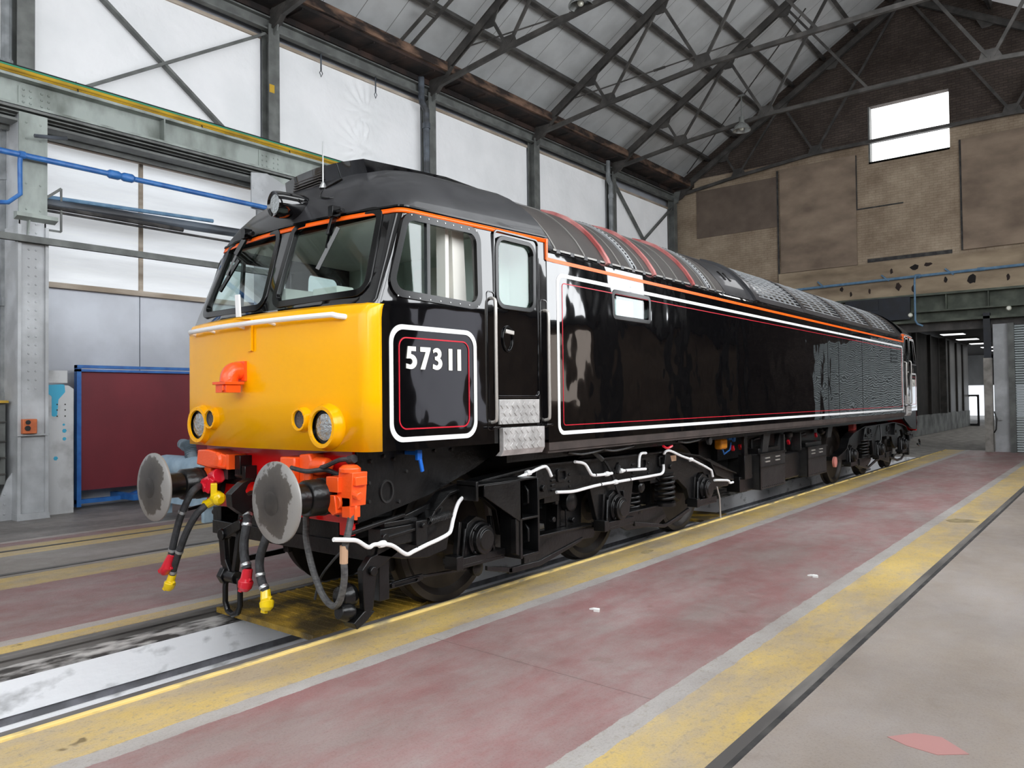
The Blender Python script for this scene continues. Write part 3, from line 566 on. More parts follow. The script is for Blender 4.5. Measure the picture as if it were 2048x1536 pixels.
# low things along the left wall
q = MB(); q.prism([(1.72, 0), (2.2, .0), (2.2, 2.02), (2.12, 2.08), (1.72, 2.08)], 'x', -8.05, -8.0); pn = empty('grey_board', (-8.02, 1.95, 0)); sub(q, 'board', M['sheetgrey'], pn)
q = MB(); q.prism(rpoly([(1.75, 2.08), (2.06, 2.1), (2.07, 1.97), (1.97, 1.85), (1.95, 1.58), (1.87, 1.57), (1.87, 1.9), (1.75, 2.0)], .03, 3), 'x', -8.0, -7.996)
for y, z, r in [(2.05, 1.44, .02), (2.06, 1.34, .035), (2.06, 1.21, .03), (1.93, .9, .035)]: q.prism([(y+r*math.cos(k), z+r*math.sin(k)) for k in range(6)], 'x', -8.0, -7.996)
sub(q, 'paint_splash', M['cyan'], pn)
q = MB()
for y in (1.81, 1.95, 2.07):
    for z in (1.58, 1.68, 1.77): q.lathe([(.012, 0), (.012, .003)], (-7.998, y, z), (1, 0, 0), 8)
sub(q, 'drilled_hole', M['blackish'], pn)
sub(MB().box(-8.03, -7.99, 1.72, 2.1, 2.12, 2.32), 'upper_strip', M['sheetgrey'], pn)
tag(pn, 'tall pale grey board with a splash of cyan paint beside the maroon screen', 'board')
rb = empty('mobile_screen', (-8.25, 4, 0)); sub(MB().box(-8.29, -8.25, 2.40, 8.4, .32, 2.32), 'maroon_panel', M['maroon'], rb)
q = MB(); q.box(-8.31, -8.20, 2.33, 2.40, .05, 2.43); q.box(-8.31, -8.20, 2.33, 8.5, 2.32, 2.36); q.box(-8.31, -8.18, 2.33, 8.5, 2.38, 2.43); q.box(-8.31, -8.22, 2.33, 8.5, .10, .17); q.box(-8.31, -8.20, 8.43, 8.5, .05, 2.43)
q.box(-8.7, -7.75, 3.05, 3.15, .12, .22); q.prism([(3.05, .17), (3.45, .28), (3.5, .2), (3.2, .1)], 'x', -8.2, -8.1); sub(q, 'blue_frame', M['blueframe'], rb)
for y, x in ((3.35, -8.02), (7.5, -8.02)): sub(MB().lathe([(.0, -.02), (.05, -.02), (.05, .02), (.0, .02)], (x, y, .05), (0, 1, 0), 14).box(x-.02, x+.02, y-.04, y+.04, .06, .13), 'castor', M['steel_grey'], rb)
tag(rb, 'long maroon screen board in a blue frame on castors behind the left buffer', 'screen')
ex = empty('fume_extractor', (-6.0, 3.0, 0))
sub(MB().lathe([(.0, -.7), (.16, -.68), (.17, -.6), (.17, .7), (.0, .72)], (-5.9, 3.0, .78), (1, 0, 0), 20), 'tank', M['iceblue'], ex)
q = MB()
for k in range(14):
    t = k/13; q.lathe([(.075, -.012), (.095, 0), (.075, .012)], (-5.75-.22*t+.06*math.sin(t*3), 3.0, .93+.20*math.sin(t*2.2)), (-math.cos(t*2.2)*.3-.2, 0, 1-t*1.1), 14)
q.tube(spline([(-5.70, 3.0, .90), (-5.78, 3.0, 1.03), (-5.9, 3.0, 1.12), (-6.02, 3.0, 1.13)], 4), .08, 12); sub(q, 'flexible_hose', M['flexhose'], ex)
q = MB(); q.box(-6.7, -5.1, 2.85, 3.15, .22, .34); q.box(-6.6, -6.5, 2.9, 3.1, .34, .66); q.box(-5.4, -5.3, 2.9, 3.1, .34, .66); q.box(-6.68, -6.6, 2.86, 3.14, .0, .22); q.box(-5.2, -5.12, 2.86, 3.14, 0, .22); sub(q, 'trolley_base', M['iceblue'], ex)
tag(ex, 'pale blue tank unit with a ribbed duct hose standing behind the left buffer', 'extractor')
ca = empty('steel_cabinet', (-8.2, .7, 0)); q = MB(); q.box(-8.45, -8.0, -.4, 1.22, .55, 1.8); sub(q, 'body', M['steel_mid'], ca); q = MB()
for z in (.7, .95, 1.2, 1.5): q.box(-8.0, -7.97, -.4, 1.22, z, z+.02)
sub(q, 'shelf_edge', M['steel_dark'], ca); sub(MB().box(-8.47, -7.93, -.4, 1.24, 1.8, 1.84), 'yellow_top', M['cabyel'], ca); q = MB()
q.box(-8.4, -8.35, -.3, 1.15, 0, .55); q.box(-8.1, -8.05, -.3, -.2, 0, .55); q.lathe([(.0, 0), (.16, 0), (.16, .1), (.1, .16), (0, .2)], (-7.95, .95, .95), (1, 0, 0), 14); sub(q, 'gear_stand', M['blackish'], ca)
tag(ca, 'grey shelved steel stand with yellow top edge at the extreme left', 'cabinet')

# ---------------------------------------------------------------- roof
def cov(x): return 10.5+.615*(8.29-abs(x))
r_ = MB(); r_.prism([(-8.6, cov(8.6)), (0, cov(0)), (0, cov(0)+.12), (-8.6, cov(8.6)+.12)], 'y', Y0, 25.05); r_.prism([(0, cov(0)), (2.4, cov(2.4)), (2.4, cov(2.4)+.12), (0, cov(0)+.12)], 'y', Y0, 25.05)
r_.prism([(5.2, cov(5.2)), (8.9, cov(8.9)), (8.9, cov(8.9)+.12), (5.2, cov(5.2)+.12)], 'y', Y0, 25.05)
struct(r_.build('ceiling', M['roofpanel']))
struct(MB().prism([(2.4, cov(2.4)+.05), (5.2, cov(5.2)+.05), (5.2, cov(5.2)+.09), (2.4, cov(2.4)+.09)], 'y', Y0, 25.05).build('window_90', M['sheet']))  # rooflight strip added out of view to bring in light
for k, x in enumerate([-7.05, -5.95, -4.85, -3.75, -2.65, -1.55, -.45, .9, 2.4, 3.8, 5.2, 6.6, 7.9]):
    z = cov(x)-.02; s_g = 1 if x < 0 else -1
    q = MB(); q.bar((x, Y0, z-.12), (x, 25, z-.12), .05, .2, up=(-.52*s_g, 0, .85)); q.bar((x, Y0, z-.2), (x, 25, z-.2), .10, .02, up=(-.52*s_g, 0, .85))
    tag(q.build('roof_purlin', M['steel_dark']), 'long dark purlin under the %s roof slope, %s up from the %s eaves' % (('left', ['first', 'second', 'third', 'fourth', 'fifth', 'sixth', 'seventh'][k], 'left') if k < 7 else ('right', ['sixth', 'fifth', 'fourth', 'third', 'second', 'first'][k-7], 'right')), 'purlin', 'roof purlins')
def truss(y, label, m):   # the strut from the middle of the tie stands on the left only
    c = empty('roof_truss', (0, y, 9.8))
    rz = lambda x: 9.86+.605*(8.39-abs(x))
    for s in (-1, 1):
        sub(MB().bar((s*8.4, y-.05, rz(8.4)), (0, y-.05, rz(0)), .03, .2, up=(0, 0, 1)).bar((s*8.4, y+.05, rz(8.4)), (0, y+.05, rz(0)), .03, .2).bar((s*8.4, y, rz(8.4)+.1), (0, y, rz(0)+.1), .16, .02), 'rafter', m, c)
        ch = [(s*8.3, y, 9.82), (s*5.8, y, 10.14), (s*2.95, y, 10.40), (0, y, 10.42)]
        q = MB()
        for a, b in zip(ch, ch[1:]): q.bar(a, b, .10, .11)
        sub(q, 'tie_chord', m, c)
        for a, b, wd in [((5.8, 10.14), (6.35, rz(6.35)), .07), ((5.8, 10.14), (4.1, rz(4.1)), .07), ((2.95, 10.4), (4.1, rz(4.1)), .08), ((2.95, 10.4), (.15, rz(.15)), .08), ((0, 10.42), (2.3, rz(2.3)), .07)]:
            if a[0] == 0 and (s > 0 or y > 24): continue
            sub(MB().bar((s*a[0], y, a[1]), (s*b[0], y, b[1]), .06, wd), 'strut', m, c)
        q = MB()
        for x, z in ((5.8, 10.2), (2.95, 10.46)): q.prism([(s*(x-.3), z-.08), (s*(x+.3), z-.12), (s*(x+.14), z+.22), (s*(x-.2), z+.22)], 'y', y-.015, y+.015)
        for x in (6.35, 4.1, 2.3): q.prism([(s*(x-.3), rz(x-.3)-.05), (s*(x+.3), rz(x+.3)-.05), (s*(x+.1), rz(x)-.3), (s*(x-.1), rz(x)-.3)], 'y', y-.015, y+.015)
        sub(q, 'gusset_plate', m, c)
    q = MB(); q.prism([(-8.5, 9.55), (-8.1, 9.7), (-7.6, 10.2), (-8.3, 10.05)], 'y', y-.06, y+.06); sub(q, 'end_shoe', m, c)
    tag(c, label, 'truss', 'roof trusses'); return c
for y, lab in [(1.6, 'steel roof truss nearest the viewpoint above the frame'), (6.25, 'steel roof truss springing above the wrinkled white sheeting'), (10.95, 'steel roof truss springing above the bent black downpipe, carrying a lamp'), (15.45, 'steel roof truss in the middle distance springing above the slim column'), (19.95, 'steel roof truss second from the brick gable, carrying a lamp'), (24.75, 'sooty steel roof truss lying against the brick gable')]:
    truss(y, lab, M['steel_dark'])
for a, b, lab in [((-7.4, 15.5, 10.6), (-3.4, 19.9, 12.9), 'thin wind-bracing rod between the middle trusses'), ((-7.8, 24.6, 10.6), (-1.7, 20, 13.3), 'thin wind-bracing rod between the last two trusses'), ((-7.4, 11, 10.6), (-3.4, 15.4, 12.9), 'thin wind-bracing rod behind the lamp truss')]:
    tag(MB().tube([a, b], .022, 6).tube([Vector(a).lerp(Vector(b), .48), Vector(a).lerp(Vector(b), .54)], .04, 6).build('bracing_rod', M['steel_dark']), lab, 'rod', 'roof bracing rods')
q = MB()
for dy in (0, .32): q.bar((-7.75, 9.32+dy, 10.30), (-4.9, 9.9+dy, 12.35), .05, .07)
for t in (.2, .5, .8): q.bar((-7.6+2.7*t, 9.35+.55*t, 10.45+1.9*t), (-7.6+2.7*t, 9.67+.55*t, 10.45+1.9*t), .05, .07)
tag(q.build('battened_strut', M['steel_dark']), 'ladder-like pair of dark bars under the roof left of the lamp truss', 'strut')
def pendant(x, y, z, lab):
    c = empty('high_bay_lamp', (x, y, z)); sub(MB().tube([(x, y, z+1.0), (x, y, z+.3)], .02, 6).box(x-.10, x+.10, y-.03, y+.03, z+.98, z+1.04).lathe([(.08, .12), (.08, .34)], (x, y, z), (0, 0, 1), 14), 'hanger', M['steel_mid'], c)
    sub(MB().lathe([(.09, .16), (.2, .08), (.27, -.04), (.28, -.08), (.26, -.08), (.19, .05), (.08, .13)], (x, y, z), (0, 0, 1), 24), 'reflector', M['lamp'], c)
    sub(MB().lathe([(.0, .1), (.06, .08), (.075, 0), (.05, -.06), (.0, -.08)], (x, y, z), (0, 0, 1), 14), 'bulb', M['lampglass'], c)
    tag(c, lab, 'lamp', 'high bay lamps')
pendant(-3.62, 10.8, 10.42, 'round glass high-bay lamp cut by the top edge of the photo')
pendant(-3.6, 19.7, 10.08, 'round high-bay lamp hanging in front of the sooty gable')

# ---------------------------------------------------------------- right wall (its windows are mirrored in the black paint)
struct(MB().box(8.9, 9.2, Y0, 25.2, 0, 4.0).build('wall_right', M['render']))
struct(MB().box(8.84, 8.9, 6.4, 8.7, 1.35, 3.7).build('reflection_panel_1', mat('lilac_reflection_glow', S(205, 204, 214), .6, emit=(.75, .77, .88, 1), es=1.0)))  # unseen glowing panel added for the lilac reflection on the cab side
struct(MB().box(8.84, 8.9, 11.6, 14.2, 1.6, 3.6).build('reflection_panel_2', mat('tan_reflection_glow', S(214, 196, 178), .6, emit=(1, .87, .78, 1), es=1.1)))  # unseen glowing panel added for the tan reflection on the body side
struct(MB().box(-9.2, 9.2, -16.3, -16, 0, 4.8).build('wall_front', M['render']))  # unseen wall added to keep bright light out of the nose reflection
struct(MB().box(-8.8, 8.8, -16.1, -16.05, 4.9, 10.2).build('window_80', M['sheetF']))  # glowing band added behind the camera, set high to clear the nose reflection
for i in range(len(CY)-1):
    a, b = CY[i]+.2, CY[i+1]-.2
    a, b = {5: (11.1, 14.2), 6: (16.4, 18.5)}.get(i, (a, b))
    if i != 7: struct(MB().box(8.92, 8.98, a, b, 4.15, 9.4).build('window_%d' % (30+i), M['sheetR']))
    struct(MB().box(9.0, 9.1, CY[i], CY[i+1], 4.0, 9.5).build('trim_%d' % (100+i), M['steel_dark']))
    c = MB(); c.box(8.5, 8.95, CY[i+1]-.3, CY[i+1]+.3, 0, 9.9)
    c.build('trim_%d' % (80+i), M['steel_dark']); struct(bpy.data.objects['trim_%d' % (80+i)])
t = MB(); t.box(8.85, 9.1, Y0, 25.2, 9.4, 10.3); t.box(8.7, 9.0, Y0, 25.2, 3.9, 4.15); struct(t.build('trim_89', M['steel_dark']))

# ================================================================ locomotive
def paint(name, col, rough, wav=0., coat=.6):
    m = bpy.data.materials.new(name); m.use_nodes = True; nt = m.node_tree; N = nt.nodes; L = nt.links; b = N['Principled BSDF']
    b.inputs['Base Color'].default_value = col; b.inputs['Roughness'].default_value = rough; b.inputs['Coat Weight'].default_value = coat; b.inputs['Coat Roughness'].default_value = .015
    if wav:
        tc = N.new('ShaderNodeTexCoord'); mp = N.new('ShaderNodeMapping'); mp.inputs['Scale'].default_value = (1, 1, .8)
        n = N.new('ShaderNodeTexNoise'); n.inputs['Scale'].default_value = 1.7; n.inputs['Detail'].default_value = 2.3; n.inputs['Roughness'].default_value = .4
        bp = N.new('ShaderNodeBump'); bp.inputs['Strength'].default_value = wav; bp.inputs['Distance'].default_value = .012
        L.new(tc.outputs['Object'], mp.inputs[0]); L.new(mp.outputs[0], n.inputs['Vector']); L.new(n.outputs['Fac'], bp.inputs['Height'])
        L.new(bp.outputs[0], b.inputs['Normal']); L.new(bp.outputs[0], b.inputs['Coat Normal'])
    return m
BK = paint('gloss_black_paint', S(6, 6, 8), .05, 1.3, .9); YE = paint('gloss_yellow_paint', S(255, 182, 0), .22, .25, .12); YE.node_tree.nodes['Principled BSDF'].inputs['Specular IOR Level'].default_value = .35
RB = mat('satin_black_roof_paint', S(40, 40, 43), .38, col2=S(52, 52, 55), scale=3, coat=.25); RG = mat('matt_brown_black_roof_cover', S(56, 51, 49), .5, col2=S(66, 61, 58), scale=2)
FR = mat('black_rubber_and_frame', S(5, 5, 6), .14, spec=.4); UB = mat('black_underframe_paint', S(9, 9, 10), .33, col2=S(20, 20, 21), scale=7, bump=.15, bscale=30, coat=.2, spec=.35)
UG = mat('grey_black_machinery', S(26, 26, 27), .4, col2=S(40, 40, 40), scale=6, bump=.2); WH = mat('white_lining_paint', S(245, 246, 246), .25); REDL = mat('red_lining_paint', S(205, 32, 52), .3)
ORG = mat('orange_cantrail_stripe', S(255, 104, 18), .25); RED = paint('red_buffer_beam_paint', S(206, 14, 16), .2, 0, .4); ORB = mat('orange_jumper_paint', S(255, 92, 30), .3, bump=.15, bscale=50, coat=.3)
REDV = mat('red_hose_fitting', S(214, 26, 46), .28, coat=.4); YEV = mat('yellow_hose_fitting', S(245, 208, 10), .28, coat=.4); HO = mat('black_rubber_hose', S(44, 45, 47), .6, col2=S(60, 61, 64), scale=20, bump=.3, bscale=60)
HOG = mat('grey_wrapped_cable', S(92, 92, 92), .55, col2=S(60, 60, 62), scale=18, stretch=(1, 1, 3)); MET = mat('bright_clip_metal', S(190, 192, 192), .3, .8); TAPE = mat('tan_tape', S(196, 160, 130), .5)
def buffer_mat():
    m = bpy.data.materials.new('worn_buffer_face'); m.use_nodes = True; nt = m.node_tree; N = nt.nodes; L = nt.links; b = N['Principled BSDF']; b.inputs['Roughness'].default_value = .45; b.inputs['Metallic'].default_value = .3
    tc = N.new('ShaderNodeTexCoord'); sx = N.new('ShaderNodeSeparateXYZ'); L.new(tc.outputs['Object'], sx.inputs[0])
    def mt(op, a, c=None):
        k = N.new('ShaderNodeMath'); k.operation = op
        for i, v in enumerate((a, c)):
            if v is None: continue
            if isinstance(v, (int, float)): k.inputs[i].default_value = v
            else: L.new(v, k.inputs[i])
        return k.outputs[0]
    dx = mt('SUBTRACT', mt('ABSOLUTE', sx.outputs[0]), .87); dz = mt('SUBTRACT', sx.outputs[2], 1.07)
    d = mt('SQRT', mt('ADD', mt('POWER', mt('ABSOLUTE', dx), 2), mt('MULTIPLY', mt('POWER', mt('ABSOLUTE', dz), 2), .72)))
    n = N.new('ShaderNodeTexNoise'); n.inputs['Scale'].default_value = 7; n.inputs['Detail'].default_value = 7; n.inputs['Roughness'].default_value = .62; L.new(tc.outputs['Object'], n.inputs['Vector'])
    e = mt('ADD', d, mt('MULTIPLY', mt('SUBTRACT', n.outputs['Fac'], .5), .26))
    r = N.new('ShaderNodeValToRGB'); L.new(e, r.inputs[0]); el = r.color_ramp.elements; el.new(.5); el.new(.6)
    for i, (p, c) in enumerate([(.03, S(62, 60, 58)), (.10, S(78, 74, 71)), (.200, S(92, 87, 82)), (.212, S(152, 150, 147))]): el[i].position = p; el[i].color = c
    L.new(r.outputs[0], b.inputs['Base Color']); return m
BUF = buffer_mat(); BUFD = mat('greasy_buffer_centre', S(58, 55, 53), .45, .3, col2=S(74, 70, 66), scale=9)
WHL = mat('brown_grimed_wheel', S(38, 34, 32), .5, .3, col2=S(58, 52, 48), scale=5); ALU = mat('quilted_aluminium_step', S(182, 180, 178), .38, .45, col2=S(214, 212, 210), scale=9)
GLS = glass_mat('cab_glass', (.88, .94, .93, 1), .9); INT = mat('pale_green_cab_lining', S(205, 216, 208), .6); CRM = mat('cream_cab_panel', S(232, 230, 222), .6); SEAT = mat('dark_cab_seat', S(34, 36, 42), .8)
LENS = mat('lamp_lens', S(200, 205, 205), .12, .85, bump=.5, bscale=30, bdist=.03); LENSD = mat('dark_lamp_lens', S(96, 92, 92), .25, .3, bump=.5, bscale=60); LBL = mat('blue_isolating_handle', S(24, 104, 205), .35); NUM = mat('cream_white_numerals', S(252, 250, 240), .3)
GRN = mat('green_notice', S(40, 120, 90), .5); PINK = mat('pale_red_roof_rib', S(170, 84, 82), .3, col2=S(214, 150, 146), scale=3, coat=.3); SLAT = mat('grey_grille_slat', S(168, 170, 172), .35, .3); CHR = mat('dull_chrome_handrail', S(200, 196, 190), .3, .6)

LOCO = empty('diesel_locomotive', (0, 0, 0)); tag(LOCO, 'glossy black diesel locomotive with yellow nose and number 57311 on the cab side', 'locomotive')
P = lambda mb, name, m, par, **k: mb.build(name, m, parent=par, **k)

BAR = mat('dull_aluminium_bar', S(150, 148, 144), .35, .6)
# ---- the tapered cab
def XS(y, z):
    t = max(0., (z-2.5)/.735); return 1.38-.01*t-(.10+.03*t)*min(1, max(0, (2.5-y)/1.86))
def flank(y, z):     # a point laid out on an untapered side -> the tapered side of the cab
    X = 1.38; yy, zz = y, z
    for _ in range(6):
        X = XS(yy, zz); yy = y+(1.38-X)*(y+3.107)/4.12; zz = 1.741+(z-1.741)*(1+(1.38-X)/4.12)
    return X, yy, zz
def fl(mb, s, pre=True):   # mesh modelled around x = +-1.38 is laid on the tapered flank
    def f(x, y, z):
        X, yy, zz = flank(y, z); return (x+s*(X-1.38), yy, zz)
    return warp(mb, f)
def warp(mb, f):
    mb.v = [f(*v) for v in mb.v]; return mb
# ---- cab shell rings
def ring(yc, w, r, z, yb=2.55, bulge=.12, n=9, tp=.10):
    pts = []; wb = w; w = w-tp*w/1.37     # the cab narrows in plan towards the nose
    xs = max(w-r, 0.001)
    for k in range(n+1):           # centre to corner
        x = xs*k/n; pts.append((x, yc+bulge*(x/1.2)**2*min(1, w/1.0)))
    y0 = pts[-1][1]
    for k in range(1, 8):
        t = PI/2*k/7; pts.append((xs+r*math.sin(t), y0+r*(1-math.cos(t))*1.05))
    ys = pts[-1][1]
    for k in range(1, 6): pts.append((w+(wb-w)*k/5, ys+(yb-ys)*k/5))
    left = [(-x, y) for x, y in pts[1:]][::-1]
    return [(x, y, z) for x, y in left+pts]
NR = len(ring(.4, 1.38, .18, 1))
def loft(rings, cap_top=False, idx=None):
    mb = MB(); idx = idx or range(len(rings[0])); idx = list(idx); n = len(idx)
    for r in rings: mb.v += [r[i] for i in idx]
    for a in range(len(rings)-1):
        for k in range(n-1): mb.f.append([a*n+k, a*n+k+1, (a+1)*n+k+1, (a+1)*n+k]); mb.mi.append(0)
    return mb
low = [(1.385, .40, 1.383, .12), (1.8, .40, 1.383, .12), (2.36, .40, 1.383, .12), (2.42, .408, 1.383, .12), (2.455, .43, 1.381, .11), (2.478, .475, 1.378, .10)]
ylw = [ring(a[1], a[2], a[3], a[0]) for a in low]
front_idx = range(9+0, NR-9)   # trimmed below: up to the middle of the corner
# index bookkeeping: centre = (NR-1)//2 ; corner arc occupies centre+10 .. centre+16
c0 = (NR-1)//2; e_ = c0+9+7
CAB = loft([ring(.46, 1.372, .16, 1.385)]+[ring(.46, 1.372, .16, 2.0), ring(.48, 1.372, .16, 2.45)]+[ring(.535, 1.372, .16, 2.50), ring(.60, 1.365, .17, 2.72), ring(.68, 1.352, .18, 2.98), ring(.755, 1.335, .2, 3.235)])
# closed solid so that the openings can be cut: thicken inwards
def solid(rings_out, t):
    ro = rings_out
    n = len(ro[0]); mb = MB()
    inner = []
    for r in ro:
        q = []
        for i, p in enumerate(r):
            a = Vector(r[max(i-1, 0)]); b = Vector(r[min(i+1, n-1)]); d = (b-a).normalized(); nrm = Vector((-d.y, d.x, 0)); q.append((p[0]+nrm.x*t, p[1]+nrm.y*t, p[2]))
        inner.append(q)
    if abs(inner[0][0][0]) > abs(ro[0][0][0]): inner = [[(2*o[0]-i[0], 2*o[1]-i[1], o[2]) for o, i in zip(ro[a], inner[a])] for a in range(len(ro))]
    m = len(ro)
    for r in ro+inner: mb.v += r
    O = lambda a, k: a*n+k; I = lambda a, k: (m+a)*n+k
    for a in range(m-1):
        for k in range(n-1): mb.f += [[O(a, k), O(a, k+1), O(a+1, k+1), O(a+1, k)], [I(a, k), I(a+1, k), I(a+1, k+1), I(a, k+1)]]
        mb.f += [[O(a, 0), O(a+1, 0), I(a+1, 0), I(a, 0)], [O(a, n-1), I(a, n-1), I(a+1, n-1), O(a+1, n-1)]]
    for k in range(n-1): mb.f += [[O(0, k), I(0, k), I(0, k+1), O(0, k+1)], [O(m-1, k), O(m-1, k+1), I(m-1, k+1), I(m-1, k)]]
    mb.mi = [0]*len(mb.f); return mb
def up_ring(z, out=0., dy=0.):
    t = (z-2.5)/.735; return ring(.53+.215*t-out+dy, 1.38-.01*t+out, .06+.03*t, z, bulge=.07+.07*t, tp=.10+.03*t)
shell_rings = [ring(.44, 1.38, .11, 1.385), ring(.44, 1.38, .11, 2.44), up_ring(2.50), up_ring(2.72), up_ring(2.98), up_ring(3.235)]
cab = solid(shell_rings, .05).build('cab_shell', BK, parent=LOCO)
SC = [(1.125, 2.575), (.085, 2.56), (.115, 3.205), (1.04, 3.215)]        # windscreen outline in x,z
SIDE = [(.635, 2.545), (1.60, 2.52), (1.585, 3.12), (.80, 3.11)]        # cab side window outline in y,z
DOORW = [(1.83, 2.545), (2.34, 2.545), (2.34, 3.12), (1.83, 3.12)]
def cutter(poly, axis, a0, a1): return MB().prism(poly, axis, a0, a1).build('c', None)
for s in (-1, 1):
    cut(cab, cutter(rpoly([(s*x, z) for x, z in SC][::s], .07), 'y', .2, 1.2))
    for pl_ in (SIDE, DOORW): cut(cab, cutter([flank(*p)[1:] for p in rpoly(pl_, .09)], 'x', s*1.05, s*1.6))
# frames and panes; surface helpers
def yfront(x, z):   # cab front surface
    t = (z-2.5)/.735; return .53+t*.215+(.07+.07*t)*(x/1.2)**2
def offs(poly, d):
    cx = sum(p[0] for p in poly)/len(poly); cy = sum(p[1] for p in poly)/len(poly); out = []; n = len(poly)
    A = sum(poly[i][0]*poly[(i+1) % n][1]-poly[(i+1) % n][0]*poly[i][1] for i in range(n)); sg = 1 if A > 0 else -1
    for i in range(n):
        p = Vector(poly[i]); a = (p-Vector(poly[i-1])).normalized(); b = (Vector(poly[(i+1) % n])-p).normalized()
        na = Vector((a.y, -a.x))*sg; nb = Vector((b.y, -b.x))*sg; k = (na+nb).normalized(); out.append(tuple(p+k*d/max(.5, k.dot(na))))
    return out
def screen_ring(s, grow, shrink, d0, d1, mi=0):
    po = rpoly(offs([(s*x, z) for x, z in SC], grow), .08+grow, 6); pi = rpoly(offs([(s*x, z) for x, z in SC], -shrink), .07, 6)
    return warp(MB().ring(po, pi, 'y', d0, d1), lambda x, y, z: (x, yfront(x, z)+y, z))
def sideF(s):
    def f(x, y, z):
        X, yy, zz = flank(y, z); return (s*(X+x), yy, zz)
    return f
def treads(q, s, zb_, xx):
    for i in range(8):
        for j in range(3):
            y = 1.88+i*.075+(.037 if j % 2 else 0); z = zb_+j*.065
            if y < 2.37: q.prism([(y-.03, z), (y, z-.03), (y+.03, z), (y, z+.03)], 'x', s*xx, s*(xx+.004))
for s in (-1, 1):
    f1 = P(screen_ring(s, .045, .012, -.012, .03), 'windscreen_frame', FR, cab, bevel=.005)
    P(screen_ring(s, .022, -.002, -.022, .0), 'rubber_seal', FR, f1, bevel=.004) if False else None
    P(warp(MB().prism(rpoly([(s*x, z) for x, z in SC], .07, 6), 'y', .022, .028), lambda x, y, z: (x, yfront(x, z)+y, z)), 'windscreen_pane', GLS, cab)
    bl = MB()
    for k in range(9): bl.lathe([(.007, 0), (.005, .006)], (.012, .84+k*.09, 3.128), (1, 0, 0), 6, mi=1); bl.lathe([(.007, 0), (.005, .006)], (.012, .70+k*.11, 2.515), (1, 0, 0), 6, mi=1)
    bl.ring(rpoly(offs(SIDE, .035), .12, 6), rpoly(offs(SIDE, -.02), .08, 6), 'x', -.02, .014)
    P(warp(bl, sideF(s)), 'side_window_frame', [FR, MET], cab)
    P(warp(MB().box(-.02, .012, 1.0, 1.035, 2.54, 3.13), sideF(s)), 'window_pillar', FR, cab)
    P(warp(MB().prism(rpoly([(.615, 2.545), (1.0, 2.538), (1.0, 3.133), (.80, 3.135)], [.08, .005, .005, .08], 4), 'x', -.025, -.02), sideF(s)), 'quarter_light_pane', GLS, cab)
    P(warp(MB().ring(rrect(1.805, 2.365, 2.52, 3.145, .11, 6), rrect(1.845, 2.325, 2.56, 3.105, .08, 6), 'x', -.02, .018), sideF(s)), 'door_window_frame', FR, cab, bevel=.005)
    P(warp(MB().prism(rrect(1.845, 2.325, 2.56, 3.105, .08, 6), 'x', -.02, -.015), sideF(s)), 'door_window_pane', GLS, cab)
    # door leaf with raised edge, recess handle
    dpoly = [(1.79, 1.77), (2.42, 1.77), (2.42, 3.19), (1.79, 3.19)]
    d = P(warp(MB().ring(rpoly(dpoly, .05), rpoly(offs(dpoly, -.018), .04), 'x', -.01, .010), sideF(s)), 'cab_door', BK, cab, bevel=.004)
    h = MB(); oc = [(1.97+.075*math.cos(2*PI*k/20), 2.27+.115*math.sin(2*PI*k/20)) for k in range(20)]; ic = [(1.97+.058*math.cos(2*PI*k/20), 2.27+.095*math.sin(2*PI*k/20)) for k in range(20)]
    h.ring(oc, ic, 'x', s*1.375, s*1.392); P(fl(h, s), 'handle_recess_rim', FR, d, bevel=.004)
    P(fl(MB().bar((s*1.39, 1.93, 2.335), (s*1.39, 2.04, 2.325), .02, .035), s), 'door_handle', CHR, d, bevel=.004)
    for y in (1.755, 2.50):
        yt = 2.60 if y < 2 else 2.56
        q = MB(); q.tube(spline([(s*1.372, y, yt), (s*1.415, y, yt-.01), (s*1.43, y, yt-.06), (s*1.43, y, 2.3), (s*1.43, y, 1.9), (s*1.43, y, 1.62), (s*1.415, y, 1.575), (s*1.375, y, 1.565)], 4), .014, 12); P(fl(q, s), 'cab_handrail', CHR, cab)
        q = MB(); q.ring(rrect(y-.055, y+.045, 1.50, 2.66, .03), rrect(y-.047, y+.037, 1.51, 2.65, .025), 'x', s*1.37, s*1.383); q.box(s*1.37, s*1.44, y-.05, y+.04, 1.515, 1.53); P(fl(q, s), 'handrail_recess', BK, cab, bevel=.003)
    q = MB(); q.box(s*1.37, s*1.39, 1.84, 2.40, 1.545, 1.755); treads(q, s, 1.575, 1.391); P(fl(q, s), 'step_plate', ALU, cab, bevel=.004)
    q = MB()
    q.prism([(s*1.385, 1.515), (s*1.43, 1.515), (s*1.43, 1.33), (s*1.40, 1.28), (s*1.34, 1.28), (s*1.385, 1.32)], 'y', 1.84, 2.42); treads(q, s, 1.36, 1.431); P(fl(q, s), 'step_plate', ALU, cab, bevel=.004)
# nose panel (yellow) as a second skin in front of the shell, from corner to corner
ny = loft(ylw, idx=range(c0-(e_-c0), e_+1)); nose = P(ny, 'yellow_nose_panel', YE, LOCO); sm = nose.modifiers.new('thickness', 'SOLIDIFY'); sm.thickness = .03; sm.offset = -1
bot = MB(); bot.prism([(p[0], p[1]) for p in ring(.45, 1.37, .11, 0, 2.55)], 'z', 1.385, 1.42); P(bot, 'cab_floor', UB, cab)
